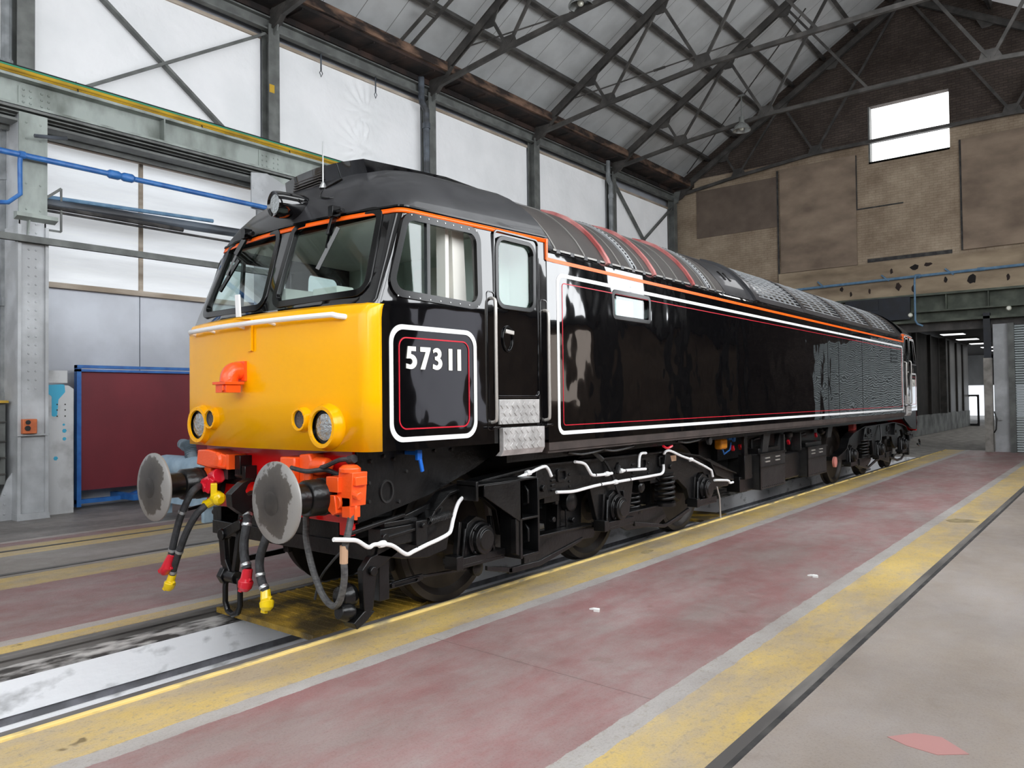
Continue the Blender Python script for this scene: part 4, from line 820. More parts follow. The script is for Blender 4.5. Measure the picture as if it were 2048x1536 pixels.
# orange stripe round the cab at cantrail height
def stripe(z0, z1, out, i0=0, i1=None):
    a = up_ring(z0, out); b = up_ring(z1, out)
    return loft([a, b], idx=range(i0, i1 or NR))
o = P(stripe(3.185, 3.222, .008), 'orange_stripe', ORG, cab); o.modifiers.new('t', 'SOLIDIFY').thickness = .004
for s in (-1, 1):
    q = MB(); q.box(s*1.34, s*1.388, 2.535, 2.56, 3.03, 3.222); q.box(s*1.38, s*1.386, 2.54, 2.66, 3.02, 3.052); P(q, 'orange_stripe', ORG, cab)
# gutter lip and roof dome
P(solid([up_ring(3.232, .016), up_ring(3.246, .016)], .03), 'roof_gutter', FR, cab)
prof = [(1.372, 3.245), (1.345, 3.30), (1.285, 3.385), (1.2, 3.475), (1.08, 3.575), (.95, 3.665), (.8, 3.745), (.6, 3.81), (.4, 3.85), (.2, 3.875), (.02, 3.885)]
cprof = [(3.245, .745), (3.30, .76), (3.385, .80), (3.475, .86), (3.575, .96), (3.665, 1.06), (3.745, 1.22), (3.81, 1.42), (3.85, 1.62), (3.875, 1.85), (3.885, 2.1)]
rr = [ring(cprof[i][1], prof[i][0], min(.09+.40*min(1, i/4), prof[i][0]*.7), prof[i][1], bulge=.14, tp=.13) for i in range(len(prof))]
dm = loft(rr); dome = P(dm, 'cab_roof', RB, LOCO, ang=60)
# roof pod
pod = MB(); pw = .55
topf = [(-pw, 1.10, 3.785), (-.3, 1.06, 3.80), (0, 1.04, 3.805), (.3, 1.06, 3.80), (pw, 1.10, 3.785)]
vs = []
for y_, dz in ((0, 0), (.4, .03), (1.0, .07), (1.75, .10)):
    for k, (x, y, z) in enumerate(topf): vs.append((x*(1.0), y+y_, (z+dz) if y_ < 1.7 else 3.872-.04*(x/pw)**2))
for k, (x, y, z) in enumerate(topf): vs.append((x*1.06, y+.05, [3.58, 3.58, 3.58, 3.58, 3.58][k]))
fs = [[r*5+k, r*5+k+1, (r+1)*5+k+1, (r+1)*5+k] for r in range(3) for k in range(4)]+[[20+k, 20+k+1, k+1, k] for k in range(4)]
vs += [(-pw*1.06, 2.9, 3.6), (pw*1.06, 2.9, 3.6)]
fs += [[20, 0, 5, 10, 15, 25], [24, 26, 19, 14, 9, 4]]
pod.add(vs, fs); pd = P(pod, 'roof_pod', BK, dome, ang=25)
q = MB()
for k in range(6):
    z = 3.645+k*.024
    q.bar((-.38, 1.07+.004*k, z), (.05, 1.035+.004*k, z), .02, .008)
P(q, 'pod_grille', RG, dome)
# roof headlight, antenna
hl = P(MB().lathe([(.075, .0), (.105, -.02), (.112, .02), (.108, .24), (.08, .34), (0, .35)], (.03, .60, 3.395), (.12, 1, .03), 28).bar((.05, .85, 3.3), (.06, .9, 3.42), .06, .06), 'roof_headlamp', BK, LOCO, ang=40)
P(MB().lathe([(0, -.004), (.078, -.006), (.078, .01), (0, .012)], (.03, .60, 3.395), (.12, 1, .03), 28), 'headlamp_lens', LENS, hl)
an = P(MB().lathe([(.035, 0), (.02, .04), (.006, .06), (.005, .40), (0, .41)], (.18, .97, 3.575), (0, 0, 1), 10), 'aerial', MET, LOCO)
q = MB(); q.tube(spline([(.2, .97, 3.57), (.3, .85, 3.46), (.45, .84, 3.42), (.5, .88, 3.44)], 4), .007, 6); q.tube([(.24, .95, 3.56), (.40, 1.0, 3.62)], .01, 6); P(q, 'aerial_lead', FR, an)
# wipers
def wiper(x, z0, xa, za, xb, zb, xc, zc):
    yf = lambda x, z, d=.05: yfront(x, z)-d
    w = P(MB().box(x-.03, x+.03, yf(x, 3.2)-.03, yf(x, 3.2)+.05, 3.21, 3.30).bar((x, yf(x, 3.24), 3.24), (xa, yf(xa, za), za), .03, .045).lathe([(.02, -.04), (.02, .04)], (x+.07, yf(x, 3.25)-.01, 3.25), (1, 0, 0), 8), 'wiper_motor_arm', FR, cab, bevel=.003)
    P(MB().bar((xa, yf(xa, za), za), ((xb+xc)/2, yf(xb, (zb+zc)/2), (zb+zc)/2), .012, .016), 'wiper_rod', FR, w); P(MB().bar((xb, yf(xb, zb, .03), zb), (xc, yf(xc, zc, .03), zc), .02, .03), 'wiper_blade', FR, w)
wiper(.63, 3.25, .63, 3.06, .69, 3.12, .575, 2.79)
wiper(-.60, 3.25, -.71, 3.08, -.66, 3.03, -.86, 2.76)
# white handrail on the nose, lamps, jumpers, bracket
def ynose(x): return .40+.12*(x/1.2)**2
q = MB(); pts = [(-1.05, ynose(1.05)+.01, 2.37), (-1.03, ynose(1.03)-.05, 2.375)]+[(x/10, ynose(x/10)-.065, 2.385-.0*x) for x in range(-10, 11, 2)]+[(1.03, ynose(1.03)-.05, 2.375), (1.05, ynose(1.05)+.01, 2.37)]
q.tube(pts, .021, 10)
for x in (-.62, -.12, .3): q.tube([(x, ynose(x)-.06, 2.375), (x, ynose(x)+.01, 2.36)], .012, 6)
P(q, 'nose_handrail', WH, nose)
def nlamp(x, z, r, depth, lens, name):
    y = ynose(x); ln = -depth
    q = MB()
    for k in range(6): q.lathe([(.007, ln-.005), (.007, ln+.002)], (x+r*.91*math.cos(k*PI/3+.5), y, z+r*.91*math.sin(k*PI/3+.5)), (0, 1, 0), 6)
    l = P(q.lathe([(r*.80, ln+.012), (r*.82, ln), (r, ln), (r*1.05, ln+.02), (r*1.05, -.03), (r*1.13, -.01), (r*1.13, .03), (r*.80, .03), (r*.80, ln+.012)], (x, y, z), (0, 1, 0), 30, cap=False), name, YE, nose, ang=40)
    P(MB().lathe([(r*.79, ln+.015), (r*.79, ln+.03), (r*.56, ln+.035), (0.001, ln+.037)], (x, y, z), (0, 1, 0), 26, cap=False), 'black_dish' if r > .1 else 'dark_lens', FR if r > .1 else LENSD, l)
    if r > .1: P(MB().lathe([(0, ln+.016), (r*.35, ln+.018), (r*.64, ln+.024), (r*.66, ln+.034), (0, ln+.034)], (x+.012*(1 if x > 0 else 0), y, z), (0, 1, 0), 26), 'reflector_lens', lens, l)
nlamp(.875, 1.565, .155, .06, LENS, 'headlamp'); nlamp(-.875, 1.565, .155, .06, LENS, 'headlamp'); nlamp(.63, 1.62, .085, .052, LENS, 'marker_lamp'); nlamp(-.63, 1.62, .085, .052, LENS, 'marker_lamp')
jb = P(MB().prism([(-.23, 1.93), (-.08, 1.93), (-.08, 2.09), (-.23, 2.09)], 'y', .38, .405).tube(spline([(-.155, .40, 2.01), (-.157, .35, 2.012), (-.16, .315, 2.0), (-.162, .295, 1.965), (-.162, .29, 1.92)], 4), .072, 16), 'jumper_socket', ORB, nose)
P(MB().prism([(-.26, 1.90), (-.07, 1.90), (-.07, 1.922), (-.26, 1.922)], 'y', .20, .37).prism([(-.245, 1.835), (-.09, 1.835), (-.09, 1.90), (-.245, 1.90)], 'y', .22, .35).tube([(-.13, .22, 1.90), (-.10, .20, 1.88), (-.10, .20, 1.855), (-.14, .22, 1.845)], .008, 6), 'socket_lid', ORB, jb, bevel=.006)
P(MB().bar((.01, .385, 2.425), (.01, .385, 2.17), .022, .02, up=(0, 1, 0)).box(-.11, .02, .30, .40, 2.422, 2.43).box(-.05, .02, .385, .40, 2.165, 2.175).lathe([(.010, -.01), (.010, .01)], (-.03, .398, 2.27), (0, 1, 0), 8).lathe([(.010, -.01), (.010, .01)], (-.03, .398, 2.19), (0, 1, 0), 8), 'lamp_bracket', YE, nose)
P(MB().prism([(-.075, 2.44), (-.02, 2.44), (-.035, 2.62), (-.09, 2.62)], 'y', .30, .315), 'white_bracket_tag', WH, nose)
# cab interior
P(MB().box(-1.32, 1.32, 2.47, 2.5, 1.42, 3.24).box(-.45, -.42, 1.9, 2.5, 1.4, 3.2), 'bulkhead', INT, cab)
P(MB().prism(rrect(-.25, .45, 1.5, 3.1, .05), 'y', 2.44, 2.47), 'bulkhead_door', CRM, cab)
P(MB().box(-1.18, 1.18, .75, 2.47, 1.42, 1.9), 'cab_floor_box', INT, cab)
P(MB().box(-1.12, 1.12, .70, .98, 1.9, 2.44).box(.25, 1.1, .74, 1.12, 2.4, 2.55), 'driver_desk', INT, cab, bevel=.02)
P(MB().box(-.22, -.05, .75, 1.1, 2.4, 2.72).box(.28, .60, .78, .95, 2.55, 2.68), 'desk_cabinet', CRM, cab, bevel=.01)
for x in (-.8, .8): P(MB().box(x-.22, x+.22, 1.45, 1.9, 2.0, 2.12).box(x-.2, x+.2, 1.86, 1.96, 2.1, 2.62), 'seat', SEAT, cab, bevel=.03)
P(MB().prism([(1.52, 2.45), (1.68, 2.45), (1.64, 3.2), (1.50, 3.2)], 'x', 1.12, 1.18).box(1.10, 1.2, 1.40, 1.44, 2.45, 3.2), 'window_post', CRM, cab)
P(MB().box(1.06, 1.12, 1.47, 1.60, 2.62, 2.82), 'control_box', CRM, cab, bevel=.01)
P(MB().lathe([(.02, 0), (.02, .015)], (1.12, 1.54, 2.76), (1, 0, 0), 10), 'red_button', REDV, cab)
P(MB().prism([(-1.15, 1.0), (1.15, 1.0), (1.28, 2.5), (-1.28, 2.5)], 'z', 3.215, 3.23), 'cab_ceiling', CRM, cab)
P(MB().box(1.0, 1.02, 2.05, 2.19, 2.84, 2.95), 'green_notice', GRN, cab)
P(MB().box(.7, 1.02, 2.0, 2.04, 1.9, 3.2).box(.98, 1.0, 2.0, 2.47, 1.9, 3.2), 'inner_partition', INT, cab)

# lining and number
def lining(y0, y1, z0, z1, r, w, red, rw, x, par, g=lambda m, s: m):
    for s in (-1, 1):
        P(g(MB().ring(rrect(y0, y1, z0, z1, r, 10), rrect(y0+w, y1-w, z0+w, z1-w, r-w*.7, 10), 'x', s*x, s*(x+.003)), s), 'white_lining', WH, par)
        P(g(MB().ring(rrect(y0+red, y1-red, z0+red, z1-red, max(.02, r-red*.6), 10), rrect(y0+red+rw, y1-red-rw, z0+red+rw, z1-red-rw, max(.015, r-red*.6-rw), 10), 'x', s*x, s*(x+.003)), s), 'red_lining', REDL, par)
lining(.62, 1.565, 1.45, 2.31, .13, .036, .09, .010, 1.381, cab, fl)
def digit(ch, h=.165):
    # bold humanist numerals as outlines in a unit box, height 1
    arc = lambda cx, cy, rx, ry, a, b, n=10: [(cx+rx*math.cos(math.radians(a+(b-a)*k/n)), cy+ry*math.sin(math.radians(a+(b-a)*k/n))) for k in range(n+1)]
    if ch == '1': return [(0, 0), (.24, 0), (.24, 1), (0, 1)], .24
    if ch == '7': return [(.02, 1), (.66, 1), (.66, .92), (.30, 0), (.03, 0), (.36, .79), (.02, .79)], .66
    if ch == '5': return [(.10, 1), (.58, 1), (.58, .80), (.29, .80), (.28, .66)]+arc(.26, .33, .38, .33, 82, -95, 14)+[(.0, .03), (.0, .24)]+arc(.19, .33, .19, .145, -75, 75, 8)[0:]+[(.04, .46), (.02, .46)], .64
    if ch == '3': return arc(.27, .735, .29, .265, 150, -50, 12)+arc(.25, .295, .36, .295, 50, -110, 14)+[(.0, .05), (.02, .26)]+arc(.2, .31, .17, .12, -80, 80, 7)+[(.14, .46), (.14, .60)]+arc(.2, .71, .13, .105, -80, 80, 7)+[(.12, .80), (.04, .76)], .62
nm = [('5', .785), ('7', .925), ('3', 1.06), ('1', 1.235), ('1', 1.335)]
for s in (-1, 1):
    for ch, y in nm:
        g_, w_ = digit(ch); k = .168
        base = [(y+a*k, 1.985+b_*k) if s > 0 else (2.19-(y+a*k), 1.985+b_*k) for a, b_ in g_]
        P(fl(MB().prism(base, 'x', s*1.381, s*1.385), s), 'number_%s' % {'5': 'five', '7': 'seven', '3': 'three', '1': 'one'}[ch], NUM, cab)
# blue handle beneath the cab side and little fittings
# ---- main body
body = MB(); sec = [(1.38, 1.36), (1.38, 2.2), (1.38, 3.02), (1.372, 3.10), (1.345, 3.135)]
bpts = []
for s, seq in ((1, sec), (-1, sec[::-1])): bpts += [(s*x, z) for x, z in seq]
body.prism(bpts, 'y', 2.55, 16.84)
bd = P(body, 'main_body', BK, LOCO)
for s in (-1, 1): cut(bd, MB().prism(rrect(3.71, 4.48, 2.6, 2.86, .04), 'x', s*1.28, s*1.5).build('c', None))
for s in (-1, 1):
    P(MB().ring(rrect(3.685, 4.505, 2.575, 2.885, .06), rrect(3.73, 4.46, 2.62, 2.84, .03), 'x', s*1.355, s*1.385), 'body_window_frame', FR, bd, bevel=.004)
    P(MB().prism(rrect(3.70, 4.49, 2.59, 2.87, .04), 'x', s*1.345, s*1.352), 'body_window_pane', GLS, bd)
    P(MB().box(s*1.379, s*1.384, 2.64, 16.74, 3.018, 3.052), 'orange_stripe', ORG, bd)
    P(MB().box(s*1.30, s*1.375, 2.56, 16.84, 1.285, 1.36).box(s*1.27, s*1.36, 2.56, 16.84, 1.26, 1.285), 'solebar', mat('brown_black_solebar', S(54, 46, 43), .6, col2=S(70, 60, 56), scale=5) if s == -1 else bpy.data.materials['brown_black_solebar'], bd)
    q = MB()
    for y in (10.95, 11.6, 13.2): q.box(s*1.379, s*1.383, y, y+.008, 1.40, 2.92)
    q.ring(rrect(10.95, 12.5, 2.955, 3.0, .005, 1), rrect(10.96, 12.49, 2.962, 2.993, .004, 1), 'x', s*1.379, s*1.384)
    for z in (2.5, 2.58, 2.66, 2.74): q.box(s*1.38, s*1.388, 15.6, 16.2, z, z+.05)
    P(q, 'panel_joint', FR, bd)
    q = MB(); q.box(s*1.30, s*1.348, 2.75, 16.8, 3.10, 3.115)
    for k in range(60): q.box(s*1.30, s*1.352, 2.75+k*.235, 2.75+k*.235+.06, 3.10, 3.16)
    P(q, 'cantrail_bolt', RB, bd)
lining(2.70, 16.74, 1.42, 2.93, .09, .036, .085, .008, 1.3795, bd)
# roof profile
rp = [(1.345, 3.13), (1.325, 3.18), (1.24, 3.31), (1.13, 3.44), (1.0, 3.56), (.83, 3.68), (.68, 3.75), (.52, 3.80)]
def rpos(t):
    t *= len(rp)-1; i = min(int(t), len(rp)-2); f_ = t-i; return (rp[i][0]*(1-f_)+rp[i+1][0]*f_, rp[i][1]*(1-f_)+rp[i+1][1]*f_)
def rnrm(t):
    a = rpos(max(t-.02, 0)); b = rpos(min(t+.02, 1)); d = Vector((b[0]-a[0], b[1]-a[1])).normalized(); return (d.y, -d.x)
def roofskin(y0, y1, off, t0=0., t1=1., n=10, th=.02, s=1):
    mb = MB(); outer = []; inner = []
    for k in range(n+1):
        t = t0+(t1-t0)*k/n; p = rpos(t); nr = rnrm(t); outer.append((s*(p[0]+nr[0]*off), p[1]+nr[1]*off)); inner.append((s*(p[0]+nr[0]*(off-th)), p[1]+nr[1]*(off-th)))
    return mb.prism(outer+inner[::-1], 'y', y0, y1)
rf = P(MB().prism([(s*x, z) for s, q in ((1, rp[:1]+rp), (-1, (rp[:1]+rp)[::-1])) for x, z in q][1:-1] if False else [(x-.03, z-.02) for x, z in rp]+[(-x+.03, z-.02) for x, z in rp[::-1]], 'y', 2.6, 16.84), 'roof_core', FR, LOCO)
P(MB().box(-.46, .46, 2.6, 16.84, 3.78, 3.84), 'roof_walkway', RB, rf, bevel=.01)
q = MB()
for s in (-1, 1):
    q.box(s*.50, s*.53, 2.9, 16.8, 3.80, 3.83)
    for k in range(34): q.box(s*.36, s*.41, 3.0+k*.41, 3.05+k*.41, 3.84, 3.875)
P(q, 'walkway_fixing', RB, rf)
P(MB().box(.535, .55, 2.75, 6.6, 3.79, 3.81).box(-.55, -.535, 2.75, 6.6, 3.79, 3.81), 'roof_rail', BAR, rf)
for s in (-1, 1):
    P(roofskin(2.58, 2.66, .035, 0, 1, 12, .03, s), 'roof_band', RB, rf)
    # three bays of dark covers with light frames
    P(roofskin(2.66, 6.62, .006, 0.04, 1, 12, .02, s), 'roof_cover', RG, rf)
    q = MB()
    for y in (2.72, 3.22, 3.9, 4.42, 4.9, 5.22, 5.95, 6.3):
        q2 = roofskin(y, y+.022, .016, .06, 1, 12, .012, s); q.add(q2.v, q2.f)
    for t in (.07, ):
        p = rpos(t); q.box(s*(p[0]-.0), s*(p[0]+.015), 2.7, 6.6, p[1]-.012, p[1]+.006)
    P(q, 'cover_frame_bar', BAR, rf)
    for y in (4.14, 6.06):
        q = roofskin(y, y+.11, .024, .06, 1, 12, .02, s)
        for k in range(22):
            t = .09+.88*k/21; p = rpos(t); nr = rnrm(t); q.lathe([(.016, 0), (.014, .004)], (s*(p[0]+nr[0]*.024), y+.055, p[1]+nr[1]*.024), (s*nr[0], 0, nr[1]), 6, mi=1)
        P(q, 'drilled_strap', [SLAT, FR], rf)
    for y in (3.62, 4.61, 5.60): P(roofskin(y, y+.05, .04, 0.0, 1, 14, .04, s), 'red_roof_rib', PINK, rf)
    P(roofskin(6.62, 7.75, .012, 0, 1, 12, .03, s), 'plain_roof_panel', RB, rf)
    q = MB()
    for y in (7.0, 7.18):
        p = rpos(.36); p2 = rpos(.5); q.bar((s*(p[0]+.012), y, p[1]+.012), (s*(p2[0]+.012), y, p2[1]+.012), .05, .012)
    P(q, 'roof_slot', FR, rf)
    q = roofskin(7.62, 7.76, .05, 0, 1, 12, .05, s); P(q, 'roof_band', RB, rf)
    # grille bays
    bays = [(7.86, 9.75), (9.95, 12.0), (12.2, 14.0), (14.25, 16.3)]
    P(roofskin(7.75, 16.55, .0, 0, 1, 12, .02, s), 'grille_backing', FR, rf)
    P(roofskin(7.76, 16.55, .03, 0, .16, 3, .03, s), 'grille_sill', RB, rf); P(roofskin(7.76, 16.55, .03, .93, 1, 3, .03, s), 'grille_sill', RB, rf)
    edges = [7.76]+[v for b_ in bays for v in b_]+[16.84]
    for k in range(0, len(edges), 2): P(roofskin(edges[k], edges[k+1], .034, 0, 1, 12, .034, s), 'grille_frame', RB, rf)
    for (ya, yb) in bays:
        q = MB()
        for k in range(13):
            t = .19+.73*k/12; p = rpos(t); nr = rnrm(t); c_x, c_z = p[0]+nr[0]*.018, p[1]+nr[1]*.018
            q.bar((s*c_x, ya, c_z), (s*c_x, yb, c_z), .015, .010, up=(s*nr[0], 0, nr[1]))
        P(q, 'grille_slats', SLAT, rf)
        q = MB(); nb = 8 if ya < 9 else 4
        for k in range(1, nb):
            q2 = roofskin(ya+(yb-ya)*k/nb, ya+(yb-ya)*k/nb+.012, .032, .17, .93, 10, .02, s); q.add(q2.v, q2.f)
        P(q, 'grille_divider', SLAT, rf)
# rear cab: the same cab turned end for end
def turn(o):
    c = o.copy(); COL.objects.link(c); c.parent = LOCO
    c.location = (0, 19.39, 0); c.rotation_euler = (0, 0, PI)
    def kids(src, dst):
        for ch in list(src.children):
            k = ch.copy(); COL.objects.link(k); k.parent = dst; kids(ch, k)
    kids(o, c); return c
turn(cab); turn(dome)

# ---------------------------------------------------------------- buffer beam and everything on it
beam = P(MB().box(-1.02, 1.02, .58, .64, .84, 1.385), 'buffer_beam', RED, LOCO, bevel=.006)
def fit(mb): return warp(mb, lambda x, y, z: (1.05*x-.275, 1.05*y+.155, 1.05*z-.087))    # fittings set back towards the beam
P(MB().box(-.98, .98, .65, 1.0, .86, 1.38).box(-.7, .7, .7, 1.5, .66, .9), 'underframe_block', UB, LOCO)
def buffer(x):
    b_ = P(MB().lathe([(.17, .60), (.17, .57), (.135, .56), (.132, .27), (.12, .255), (.108, .25), (.105, .10), (.075, .095), (.07, .03), (.16, .028)], (x, 0, 1.055), (0, 1, 0), 30), 'buffer', UB, LOCO, ang=40)
    hd = P(MB().lathe([(0, -.012), (.1, -.010), (.2, -.002), (.272, .012), (.285, .022), (.285, .034), (.2, .04), (0, .045)], (x, 0, 1.055), (0, 1, 0), 48), 'buffer_head', BUF, b_, ang=40)
    P(MB().lathe([(0, -.0145), (.075, -.0135), (.085, -.0115)], (x-.01, 0, 1.05), (0, 1, 0), 32), 'greasy_centre', BUFD, b_)
    P(MB().lathe([(.139, .40), (.139, .42)], (x, 0, 1.055), (0, 1, 0), 24), 'collar', UG, b_)
    return b_
buffer(.87); buffer(-.87)
# the same on the far end, turned round
def rot_end(mb): return warp(mb, lambda x, y, z: (-x, 19.39-y, z))
for x in (.87, -.87): P(rot_end(MB().lathe([(.135, .43), (.132, .27), (.105, .25), (.105, .04), (.28, .03), (.285, .0), (0, -.01)], (x, 0, 1.055), (0, 1, 0), 24)), 'buffer', UB, LOCO, ang=40)
P(rot_end(MB().box(-1.22, 1.22, .44, .50, .86, 1.385)), 'buffer_beam', RED, LOCO)
P(rot_end(MB().prism([(.45, 1.38), (.45, .89), (.89, .92), (1.19, .98), (1.75, 1.16), (2.0, 1.28), (2.0, 1.38)], 'x', -1.22, -1.16).prism([(.45, 1.38), (.45, .89), (.89, .92), (1.19, .98), (1.75, 1.16), (2.0, 1.28), (2.0, 1.38)], 'x', 1.16, 1.22)), 'end_skirt', UB, LOCO)
P(rot_end(MB().tube(spline([(-1.2, .1, .6), (-1.2, .02, .52), (-1.2, .1, .45), (-1.2, .3, .5)], 4), .025, 8)), 'brake_hose', UB, LOCO)
# skirt plates behind the buffer beam, either side
for s in (-1, 1):
    sk = P(MB().prism([(.6, 1.385), (.6, .85), (.75, .875), (1.05, .93), (1.35, .99), (1.9, 1.16), (2.15, 1.26), (2.15, 1.385)], 'x', s*.99, s*1.05), 'end_skirt', UB, LOCO)
    q = MB(); q.ring([(.88+.07*math.cos(k*PI/10), 1.06+.09*math.sin(k*PI/10)) for k in range(20)], [(.88+.055*math.cos(k*PI/10), 1.06+.075*math.sin(k*PI/10)) for k in range(20)], 'x', s*1.05, s*1.062)
    for y, z in [(.70, 1.14), (.70, 1.0), (.72, 1.3), (.85, 1.33), (.95, 1.3), (1.4, 1.34), (1.6, 1.34), (1.0, .97), (1.08, 1.2)]: q.lathe([(.018, 0), (.012, .02)], (s*1.05, y, z), (s, 0, 0), 8)
    P(q, 'skirt_fitting', UG, sk)
    P(MB().box(s*1.05, s*1.20, 1.07, 1.10, 1.33, 1.36).box(s*1.18, s*1.21, 1.06, 1.11, 1.29, 1.37).bar((s*1.21, 1.085, 1.30), (s*1.21, 1.11, 1.20), .03, .018, up=(1, 0, 0)), 'blue_cock_handle', LBL, sk, bevel=.004)
# draw hook and screw coupling
hk = P(warp(MB().prism(rpoly([(.30, 1.17), (.16, 1.13), (.06, 1.05), (.07, .95), (.16, .88), (.26, .93), (.45, .95), (.45, 1.06), (.27, 1.05), (.21, 1.02), (.185, 1.06), (.21, 1.11)], .015, 3), 'x', -.04, .04), lambda x, y, z: (x+.07, y+.08, z)), 'draw_hook', UB, LOCO, bevel=.015)
q = MB()
for s in (-1, 1): q.prism(rpoly([(.10, .86), (.24, .90), (.14, .66), (.13, .56), (.20, .43), (.14, .39), (.06, .52), (.06, .72)], .02, 3), 'x', s*.055, s*.085)
q = MB().prism(rpoly([(.09, .86), (-.21, .74), (-.22, .70), (-.19, .50), (-.09, .35), (-.03, .39), (-.12, .52), (-.14, .68), (.09, .78)], .025, 4), 'y', .19, .23); q.lathe([(.045, -.03), (.045, .05)], (-.16, .2, .715), (0, 1, 0), 14)
back = lambda x, y, z: (1.07*x-.385, 1.07*y+.217, 1.07*z-.122)
P(warp(q, lambda x, y, z: back(x+.06, y, z)), 'coupling_shackle', UB, hk, bevel=.006)
P(warp(MB().lathe([(.05, 0), (.05, .15)], (-.07, .21, .395), (1, 0, 0), 14).lathe([(.07, -.01), (.07, .05)], (-.1, .21, .395), (1, 0, 0), 6).bar((.03, .22, .42), (.07, .26, .86), .045, .045), back), 'coupling_screw', UB, hk, bevel=.006)
P(warp(MB().tube([(-.06, .2, .40), (-.075, .2, .30), (-.075, .2, .19), (-.04, .2, .125), (.03, .2, .105), (.10, .2, .13), (.135, .2, .19), (.135, .2, .32), (.12, .2, .40)], .022, 10), back), 'coupling_link', UB, hk)
# hoses
def hose(pts, end, r, m_end, lab, clips, cock=None):
    h = P(fit(MB().tube(spline(pts, 5), r, 12)), 'brake_hose', HO, beam)
    e = [Vector(p) for p in end]; d = (e[-1]-e[0]).normalized(); sd = Vector((d.z, 0, -d.x))
    q = MB(); q.tube([e[0]-d*.035, e[0]+d*.04, e[1], e[1].lerp(e[2], .6), e[2]], [r*1.1, r*1.25, r*1.7, r*1.55, r*.9], 12)
    q.bar(e[1]+sd*.02, e[2]+sd*.035+d*.01, .05, .03); q.bar(e[1]-sd*.03, e[1]-sd*.055-d*.03, .02, .02)
    P(fit(q), 'hose_coupling_head', m_end, h, bevel=.003)
    q = MB(); sp_ = spline(pts, 5)
    for c in clips+[.97]:
        i = int(c*(len(sp_)-2)); a = sp_[i]; dd = (sp_[i+1]-a).normalized(); q.lathe([(r*1.12, -.012), (r*1.2, 0), (r*1.12, .012)], a, dd, 12)
    P(fit(q), 'hose_clip', MET, h); return h
hose([(-.46, .22, 1.08), (-.39, .14, 1.07), (-.38, .08, 1.02), (-.48, .05, .84), (-.56, .04, .65), (-.61, .04, .52)], [(-.62, .04, .5), (-.65, .03, .42), (-.71, .02, .36)], .028, REDV, '', [.03, .6])
hose([(-.35, .22, .95), (-.33, .16, .91), (-.36, .12, .86), (-.44, .08, .72), (-.54, .07, .55), (-.62, .07, .42), (-.65, .07, .35)], [(-.66, .07, .33), (-.67, .06, .28), (-.69, .05, .22)], .028, YEV, '', [.1, .7])
hose([(.18, .30, .98), (.19, .24, .90), (.23, .2, .82), (.24, .17, .7), (.26, .16, .59), (.31, .15, .5)], [(.31, .15, .47), (.31, .14, .41), (.30, .13, .34)], .034, REDV, '', [.25, .45])
hose([(.47, .32, .9), (.47, .24, .80), (.47, .2, .72), (.43, .18, .58), (.46, .17, .45), (.52, .17, .36)], [(.52, .17, .34), (.55, .16, .29), (.56, .15, .23)], .032, YEV, '', [.3, .8])
P(fit(MB().tube([(-.36, .30, 1.14), (-.36, .24, 1.12), (-.42, .22, 1.09)], .045, 10).lathe([(.06, -.05), (.06, .05)], (-.32, .27, 1.15), (1, 0, .3), 10).bar((-.42, .22, 1.10), (-.34, .2, 1.05), .06, .05).bar((-.28, .22, 1.14), (-.33, .2, 1.03), .05, .05)), 'red_air_cock', REDV, beam, bevel=.008)
P(fit(MB().lathe([(.035, -.05), (.055, -.02), (.055, .04), (.03, .06)], (-.24, .23, .99), (1, 0, -.3), 12).bar((-.24, .2, 1.0), (-.22, .19, 1.11), .05, .03).tube([(-.24, .22, .98), (-.32, .2, .94), (-.36, .19, .93)], .036, 10)), 'yellow_air_cock', YEV, beam, bevel=.006)
# orange jumper boxes
lb = P(fit(MB().prism([(-.60, 1.24), (-.42, 1.22), (-.16, 1.22), (-.13, 1.33), (-.42, 1.37), (-.58, 1.365)], 'y', .25, .42).prism([(-.62, 1.02), (-.53, 1.0), (-.42, 1.19), (-.42, 1.24), (-.50, 1.24)], 'y', .27, .33)), 'jumper_box', ORB, beam, bevel=.012)
P(fit(MB().lathe([(.0, -.02), (.05, -.018), (.065, 0), (.065, .02)], (-.27, .25, 1.29), (0, 1, 0), 18).bar((-.37, .24, 1.25), (-.14, .24, 1.24), .01, .012).box(-.14, -.10, .25, .4, 1.22, 1.34)), 'round_cover', ORB, lb)
P(fit(MB().box(-.10, -.02, .3, .44, 1.18, 1.33).tube([(-.12, .33, 1.17), (.02, .33, 1.17)], .02, 8).box(.0, .05, .30, .44, 1.12, 1.25)), 'black_bracket', UB, beam, bevel=.004)
rb2 = P(fit(MB().box(.60, .78, .24, .44, 1.13, 1.35).prism([(.78, 1.14), (.93, 1.14), (.94, 1.30), (.9, 1.38), (.78, 1.37)], 'y', .28, .44).lathe([(.06, -.06), (.07, .0), (.05, .1)], (.96, .33, 1.29), (1, 0, .1), 14).lathe([(0, -.015), (.04, -.015), (.045, .02)], (.90, .27, 1.22), (0, 1, 0), 12)), 'jumper_box', ORB, beam, bevel=.012)
P(fit(MB().prism([(.655, 1.20), (.725, 1.20), (.69, 1.27)], 'y', .236, .24)), 'white_triangle_label', WH, rb2)
for pts in ([(.80, .20, 1.28), (.95, .22, 1.26), (1.05, .3, 1.27), (1.10, .36, 1.24), (1.16, .42, 1.2)], [(.98, .3, 1.28), (1.1, .28, 1.30), (1.22, .3, 1.345), (1.30, .34, 1.35)]): P(fit(MB().tube(spline(pts, 4), .017, 8).lathe([(.03, -.03), (.03, .03)], pts[-1], (1, 0, .2), 10)), 'jumper_cable', HO, beam)
